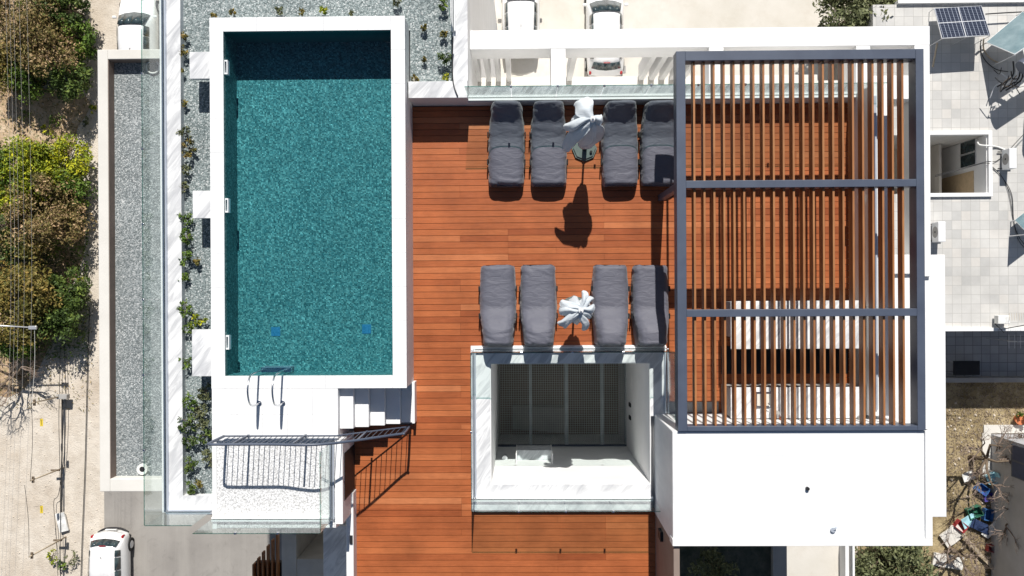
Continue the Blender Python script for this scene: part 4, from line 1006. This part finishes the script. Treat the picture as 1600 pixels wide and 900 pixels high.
crate('dark green plastic crate in the middle of the junk', 1522, 800, .32, .24, .3, 20, 'plastic_green')
crate('bright blue narrow crate beside the green crate', 1543, 804, .2, .26, .3, -10, 'plastic_blue')
crate('red plastic crate at the left of the junk', 1501, 822, .26, .2, .28, -38, 'plastic_red')
crate('dark red and pale crate at the bottom of the junk', 1551, 857, .26, .16, .26, -10, 'plastic_red')
crate('purple basin crate below the upper blue crate', 1544, 777, .2, .18, .2, 10, 'plastic_purple')
def sheet(name, label, cat, px, py, l, w_, rot, mat, tilt=8, th=.03, z0=.25):
    m = MB(); N = 8; rr = []
    b0 = len(m.v)
    for zz in (th, 0):
        for i in range(N+1):
            for j in range(N+1):
                x, y = -l+2*l*i/N, -w_+2*w_*j/N; m.v.append((x, y, zz+.05*noise.noise(Vector((x*3, y*3, px*.1)))))
    K = (N+1)**2
    for i in range(N):
        for j in range(N):
            a_ = i*(N+1)+j; m.f.append((a_, a_+N+1, a_+N+2, a_+1)); m.f.append((K+a_+1, K+a_+N+2, K+a_+N+1, K+a_)); m.t += [0, 0]
    for i in range(N):
        for p_, q_ in (((i)*(N+1), (i+1)*(N+1)), ((i+1)*(N+1)+N, i*(N+1)+N), (i+1, i), (N*(N+1)+i, N*(N+1)+i+1)): m.f.append((p_, K+p_, K+q_, q_)); m.t.append(0)
    o = m.build(name, mat); p = P(px, py, G+z0); o.location = (p.x, p.y, G+z0); o.rotation_euler = (rad(tilt), rad(tilt*.5), rad(rot)); tag(o, label, cat)
sheet('plastic_sheet', 'crumpled light blue plastic sheet beside the red crate', 'sheet', 1514, 814, .35, .26, 25, 'plastic_light_blue')
sheet('tarpaulin', 'dark navy tarpaulin right of the light blue sheet', 'tarpaulin', 1533, 823, .5, .22, -25, 'plastic_navy')
sheet('white_board', 'white board leaning at the right of the junk', 'board', 1550, 826, .2, .5, -35, 'plastic_white', 14)
sheet('white_bag', 'crumpled white bag under the bare tree trunk', 'bag', 1513, 744, .28, .2, 20, 'plastic_white', 4)
sheet('pale_plank', 'long pale plank lying at the bottom of the junk', 'plank', 1528, 862, 1.1, .07, -48, 'old_wood', 4)
sheet('flat_stone', 'large pale flat stone at the bottom right', 'stone', 1480, 876, .7, .3, -10, 'pale_concrete', 2, .12, .1)
sheet('rubble_slab', 'pale rubble slab left of the red crate', 'rubble', 1487, 836, .5, .35, 35, 'pale_concrete', 3, .1, .1)
# light blue chair
t_ = thing('plastic_chair', 'light blue plastic chair lying under the bare tree branches', 'chair', (0, 0, 0))
MB().box(-.22, .22, -.22, .22, .4, .43).build('seat', 'plastic_light_blue', t_, bevel=.012); MB().box(-.22, .22, .2, .24, .43, .85).build('backrest', 'plastic_light_blue', t_, bevel=.012)
for sx_ in (-.2, .2):
    for sy_ in (-.2, .2): MB().cyl((sx_, sy_), .02, 0, .4, 8).build('leg', 'frame_alu', t_)
    MB().tube(bez([(sx_*1.15, .2, .62), (sx_*1.2, 0, .64), (sx_*1.15, -.2, .55), (sx_, -.22, .42)], 4), .018, 6).build('armrest', 'plastic_light_blue', t_)
p = P(1548, 746, G+.4); t_.location = (p.x, p.y, G); t_.rotation_euler = (rad(0), 0, rad(-65))
# wire fence posts/lines near junk
fn = thing('wire_fence', 'thin wire fence with slim posts beside the grey house', 'fence', P(1573, 760, G))
for py in (700, 790, 880):
    a = P(1573, py, G); MB().tube([a, a+Vector((0, 0, 1.3))], .025, 6).build('post', 'frame_alu', fn)
for zz in (.5, 1.25): MB().tube([P(1573, 690, G)+Vector((0, 0, zz)), P(1573, 940, G)+Vector((0, 0, zz))], .012, 5).build('wire', 'cable_pale', fn)

# ================================================================== cars
def car(label, px, py, rot, zr=1.48, L=4.1, grp='parked white cars', hatch=.0):
    t_ = thing('car', label, 'car', (0, 0, 0), grp)
    hl = L/2; bw = .87
    # stations front(+y)->rear : y, half width, belt z, hood/roof z, cabin half width
    st = [(hl, .62, .55, .56, 0), (hl-.12, .78, .62, .66, 0), (hl-.45, .85, .7, .8, 0), (hl-1.05, .87, .82, .93, 0),
          (hl-1.2, .87, .85, .96, .74), (hl-1.95, .87, .88, zr-.03, .6), (hl-2.5, .875, .89, zr, .6), (-hl+.95, .87, .9, zr-.04, .58), (-hl+.55, .86, .92, zr-.1, .56),
          (-hl+.2, .83, .93, .98, .7), (-hl+.06, .8, .85, .88, 0), (-hl, .7, .6, .62, 0)]
    def sec(y, w_, bz, tz, cw):
        pts = [(.0, tz+.02), ((cw or w_*.6)*.6, tz+.015), ((cw or w_*.82), tz-.02 if cw else tz-.01), ((cw*.35+w_*.6) if cw and tz > 1.1 else w_*.93, (tz*.45+bz*.55) if cw and tz > 1.1 else bz+.03), (w_*.97, bz), (w_, bz-.2), (w_*.985, .42), (w_*.93, .24), (w_*.6, .2)]
        cy_ = lambda x: y-.3*(x/.87)**2*max(-1, min(1, y/hl*1.6))*(.7 if y < 0 else 1)
        r = [Vector((x, cy_(x), z)) for x, z in pts]; l = [Vector((-x, cy_(x), z)) for x, z in reversed(pts[1:])]
        return r+l
    ss = [sec(*s) for s in st]; m = MB(); m.rings(ss); o = m.build('body', 'car_paint', t_, smooth=True)
    sb = o.modifiers.new('sub', 'SUBSURF'); sb.levels = 1; sb.render_levels = 1
    n = len(ss[0])
    def patch(i, ks, name, lift=.02, mat='car_glass', ins=.0, f0=0, f1=1):
        m = MB()
        for k_ in ks:
            a, b, c, d = ss[i][k_ % n], ss[i][(k_+1) % n], ss[i+1][(k_+1) % n], ss[i+1][k_ % n]
            a, d = a.lerp(d, f0), a.lerp(d, f1); b, c = b.lerp(c, f0), b.lerp(c, f1)
            nr = (b-a).cross(d-a).normalized(); cen = Vector((0, a.y, .7)); nr = nr if nr.dot((a+c)/2-cen) > 0 else -nr
            m.poly([a+nr*lift, b+nr*lift, c+nr*lift, d+nr*lift])
        mm = m.build(name, mat, t_, smooth=True); s_ = mm.modifiers.new('solid', 'SOLIDIFY'); s_.thickness = .012; s_.offset = 0; return mm
    patch(4, [n-2, n-1, 0, 1], 'windscreen', .015, f0=.05, f1=.93)
    patch(8, [n-2, n-1, 0, 1], 'rear_window', .015, f0=.15, f1=.8)
    for sgn, ks in ((1, [2, 3]), (-1, [n-4, n-3])):
        for i, (f0, f1) in ((5, (.02, .94)), (6, (.05, .97)), (7, (.1, .8))): patch(i, [ks[0]] if False else [2 if sgn > 0 else n-3], 'side_window', .014, f0=f0, f1=f1)
        for y_ in (hl-.8, -hl+.75):
            m = MB(); m.rings([[(sgn*x, y_+r*math.cos(t), .32+r*math.sin(t)) for t in [2*math.pi*k_/20 for k_ in range(20)]] for x, r in ((.68, .31), (.86, .32), (.885, .3), (.885, .2), (.87, .19))])
            wh = m.build('wheel', 'black_rubber', t_); m = MB(); m.rings([[(sgn*x, y_+r*math.cos(t), .32+r*math.sin(t)) for t in [2*math.pi*k_/16 for k_ in range(16)]] for x, r in ((.868, .19), (.893, .16), (.89, .04))]); m.build('rim', 'frame_alu', wh)
        m = MB().box(sgn*.86, sgn*1.04, hl-1.5, hl-1.38, .9, 1.03); m.build('mirror', 'car_paint', t_, bevel=.03)
        MB().box(sgn*.55, sgn*.8, hl-.16, hl-.05, .6, .68).build('headlight', 'frame_alu', t_, bevel=.02)
        MB().box(sgn*.66, sgn*.76, -hl+.17, -hl+.3, .72, .93).build('tail_light', 'tail_red', t_, bevel=.02)
    MB().box(-.15, .15, -hl+.5, -hl+.53, zr-.12, zr-.09).build('brake_light', 'tail_red', t_)
    MB().box(-.26, .26, -hl-.012, -hl+.02, .45, .56).build('number_plate', 'plastic_white', t_)
    MB().tube(bez([(-.72, -hl+.2, .3), (-.4, -hl+.03, .3), (0, -hl-.01, .3), (.4, -hl+.03, .3), (.72, -hl+.2, .3)], 4), .05, 6).build('bumper_trim', 'dark', t_, smooth=True)
    MB().tube([(0, -hl+1.1, zr-.03), (0, -hl+.95, zr+.1)], .012, 5).build('aerial', 'dark', t_)
    p = P(px, py, G+zr*.6); t_.location = (p.x, p.y, G+.005 if py > 140 or px < 500 else G+.065); t_.rotation_euler = (0, 0, rad(rot))
car('white parked car cut off by the top of the picture, above the long planter', 212, 48, 0)
car('white parked car seen from behind at the bottom left of the picture', 168, 900, 180)
car('white parked car left of the other one, half hidden behind the white frame', 814, 12, 0)
car('white parked car with its rear window showing through the white frame', 946, 40, 0, 1.6, 4.75)
a = P(971, 108, G+.07); o = MB().box(a.x-.2, a.x+.2, a.y-.18, a.y+.15, G+.061, G+.085).build('floor_drain', 'grey_wall'); tag(o, 'square dark drain grate on the parking floor beside the car', 'drain')

# ================================================================== utility pole, wires, yellow plates
PT = []
for i, (px, py) in enumerate(((101, 618), (99, 731), (103, 839))):
    b = P(px, py, G); hh = 2.7 if i < 2 else 3.0
    up = thing('utility_pole', ['short timber line pole, topmost of three, with a dark box on it', 'short timber line pole, middle of the three', 'short timber line pole, lowest of three, beside the white sack'][i], 'utility pole', (b.x, b.y, G), 'line poles along the dirt track')
    tpz = b+Vector((0, 0, hh)); PT.append(tpz)
    MB().tube([b, tpz], [.035, .03], 10).build('shaft', 'old_wood', up, smooth=True)
    MB().box(tpz.x-.05, tpz.x+.05, tpz.y-.14, tpz.y+.14, tpz.z-.25, tpz.z-.18).build('crossarm', 'trunk', up, bevel=.01)
    if i == 0: MB().box(b.x-.1, b.x+.42, b.y-.1, b.y+.12, G+.3, G+.6).build('junction_box', 'grey_wall', up, bevel=.02)
    else: MB().box(b.x-.3, b.x+.1, b.y-.04, b.y+.04, G+.5, G+.56).build('bracket', 'trunk', up)
for k_, px in enumerate((5, 11, 17, 26, 38)):
    zc = G+9.5; a_ = P(px+3, -40, zc); c_ = P(px-5, 960, zc); mid = (a_+c_)/2-Vector((0, 0, .5))
    o = MB().tube(bez([a_, mid, c_], 14), .004, 5).build('power_line', 'grey_wall', smooth=True)
    tag(o, ['leftmost', 'second', 'third', 'fourth', 'rightmost'][k_]+' of the five thin overhead wires crossing the left edge', 'power line', 'overhead power lines')
def gcab(pts, label, r=.013, mat='cable_dark'):
    o = MB().tube(bez([P(px, py, z) if not isinstance(px, Vector) else px for px, py, z in pts], 6), r, 6).build('cable', mat, smooth=True); tag(o, label, 'cable', 'cables along the line poles')
g0 = G+.25
gcab([(94, 540, g0), (93, 610, g0), (92, 660, g0), (94, 760, g0), (95, 930, g0)], 'dark cable lying along the left side of the line poles')
gcab([(100, 540, g0), (103, 615, g0), (101, 700, g0), (92, 770, g0), (84, 785, g0), (88, 840, g0), (92, 940, g0)], 'dark slack cable bowing out left of the lower line poles')
gcab([(97, 618, g0), (97, 700, g0), (96, 740, g0), (96, 800, g0)], 'thick bundled cable between the upper and middle line poles', .03)
q_ = P(54, 512, G+2.9)
for i, (A_, B_) in enumerate(((q_, PT[0]), (PT[0], PT[1]), (PT[1]+Vector((-.25, -.2, 0)), PT[2]))):
    o = MB().tube(bez([A_, (A_+B_)/2-Vector((0, 0, .12)), B_], 8), .011, 5).build('cable', 'cable_pale' if i == 0 else 'cable_dark', smooth=True)
    tag(o, ['pale wire running up from the top line pole to the lamp arm', 'thin wire strung between the top and middle line poles', 'thin wire strung between the middle and lowest line poles'][i], 'cable', 'cables along the line poles')
t_ = thing('street_lamp', 'pale street lamp arm reaching in from the left edge under the shrubs', 'street lamp', (P(-20, 512, G).x, P(-20, 512, G).y, G))
b_ = P(-5, 500, G); tt = b_+Vector((0, 0, 3.2)); MB().tube([b_, tt], [.07, .05], 10).build('post', 'frame_alu', t_, smooth=True)
MB().tube([tt, q_], .03, 8).build('arm', 'frame_alu', t_, smooth=True); MB().box(q_.x-.25, q_.x+.1, q_.y-.08, q_.y+.08, q_.z-.05, q_.z+.06).build('lamp_head', 'frame_alu', t_, bevel=.02)
gcab([(140, 480, G+.1), (136, 600, G+.1), (133, 720, G+.1), (128, 850, G+.1), (125, 950, G+.1)], 'long dark cable lying on the ground beside the long planter', .018)
for i, (px, py) in enumerate(((65, 660), (65, 796))):
    a = P(px, py, G+2.4); t_ = thing('yellow_plate', ['upper', 'lower'][i]+' yellow rectangular plate hung left of the line poles', 'plate', (a.x, a.y, a.z), 'yellow plates near the line poles')
    MB().box(a.x-.065, a.x+.065, a.y-.17, a.y+.17, a.z, a.z+.015).build('plate', 'yellow_paint', t_, bevel=.004); MB().box(a.x-.008, a.x+.008, a.y-.12, a.y+.12, a.z+.016, a.z+.019).build('dark_stripe', 'dark', t_)
    MB().tube([(a.x, a.y+.17, a.z+.008), (a.x-.15, a.y+.2, a.z+.35)], .006, 5).build('hanger', 'cable_dark', t_)
sheet('plastic_bag', 'crumpled white plastic sack beside the foot of the lowest line pole', 'bag', 98, 815, .2, .45, 12, 'plastic_white', 6, .1, .1)
# scattered stones and debris on the pale ground: uncountable, one object
rnd = random.Random(9); m = MB()
for _ in range(420):
    px, py = rnd.uniform(-10, 160), rnd.choice([rnd.uniform(560, 900), rnd.uniform(150, 230)]); p = P(px, py, G); s = rnd.uniform(.012, .045)
    m.cyl((p.x, p.y), s, G, G+s*.7, 5, s*.5)
for _ in range(160):
    px, py = rnd.uniform(1480, 1600), rnd.uniform(625, 900); p = P(px, py, G); s = rnd.uniform(.02, .08); m.cyl((p.x, p.y), s, G+.02, G+.03+s, 5, s*.5)
m.build('stones', 'dirt', kind='stuff')
m = MB(); 
for _ in range(5200):
    px, py = rnd.uniform(1478, 1600), rnd.uniform(596, 900); p = P(px, py, G+.05); a = rnd.uniform(0, 6.28); s = rnd.uniform(.04, .14)
    d = Vector((math.cos(a), math.sin(a), rnd.uniform(-.1, .5)))*s; u = Vector((-math.sin(a), math.cos(a), 0))*.008; m.poly([p-u, p+u, p+d+u, p+d-u], rnd.random())
m.build('dry_grass_blades', 'twig_dry', kind='stuff', tint=True)
m = MB()
for _ in range(2500):
    px, py = rnd.uniform(-10, 145), rnd.uniform(-10, 640); p = P(px, py, G+.05); a = rnd.uniform(0, 6.28); s = rnd.uniform(.04, .12)
    d = Vector((math.cos(a), math.sin(a), rnd.uniform(0, .6)))*s; u = Vector((-math.sin(a), math.cos(a), 0))*.012; m.poly([p-u, p+u, p+d+u, p+d-u], rnd.random())
m.build('ground_cover', 'leaf_rust', kind='stuff', tint=True)

m = MB()
for _ in range(15000):
    px, py = rnd.uniform(-20, 138), rnd.uniform(-20, 560)
    if 145 < py < 222: continue
    hh = rnd.uniform(.02, .7)*max(0, noise.noise(Vector((px*.03, py*.03, 2)))+.7); p = P(px, py, G+hh)
    u = Vector((rnd.gauss(0, 1), rnd.gauss(0, 1), rnd.gauss(0, .5))).normalized(); v = u.orthogonal().normalized(); s = rnd.uniform(.04, .1)
    m.poly([p-u*s, p-v*s*.45, p+u*s, p+v*s*.45], min(1, max(0, .35+.8*noise.noise(Vector((px*.05, py*.05, 9)))+rnd.uniform(-.2, .2))))
m.build('undergrowth', 'leaf_green', kind='stuff', tint=True)
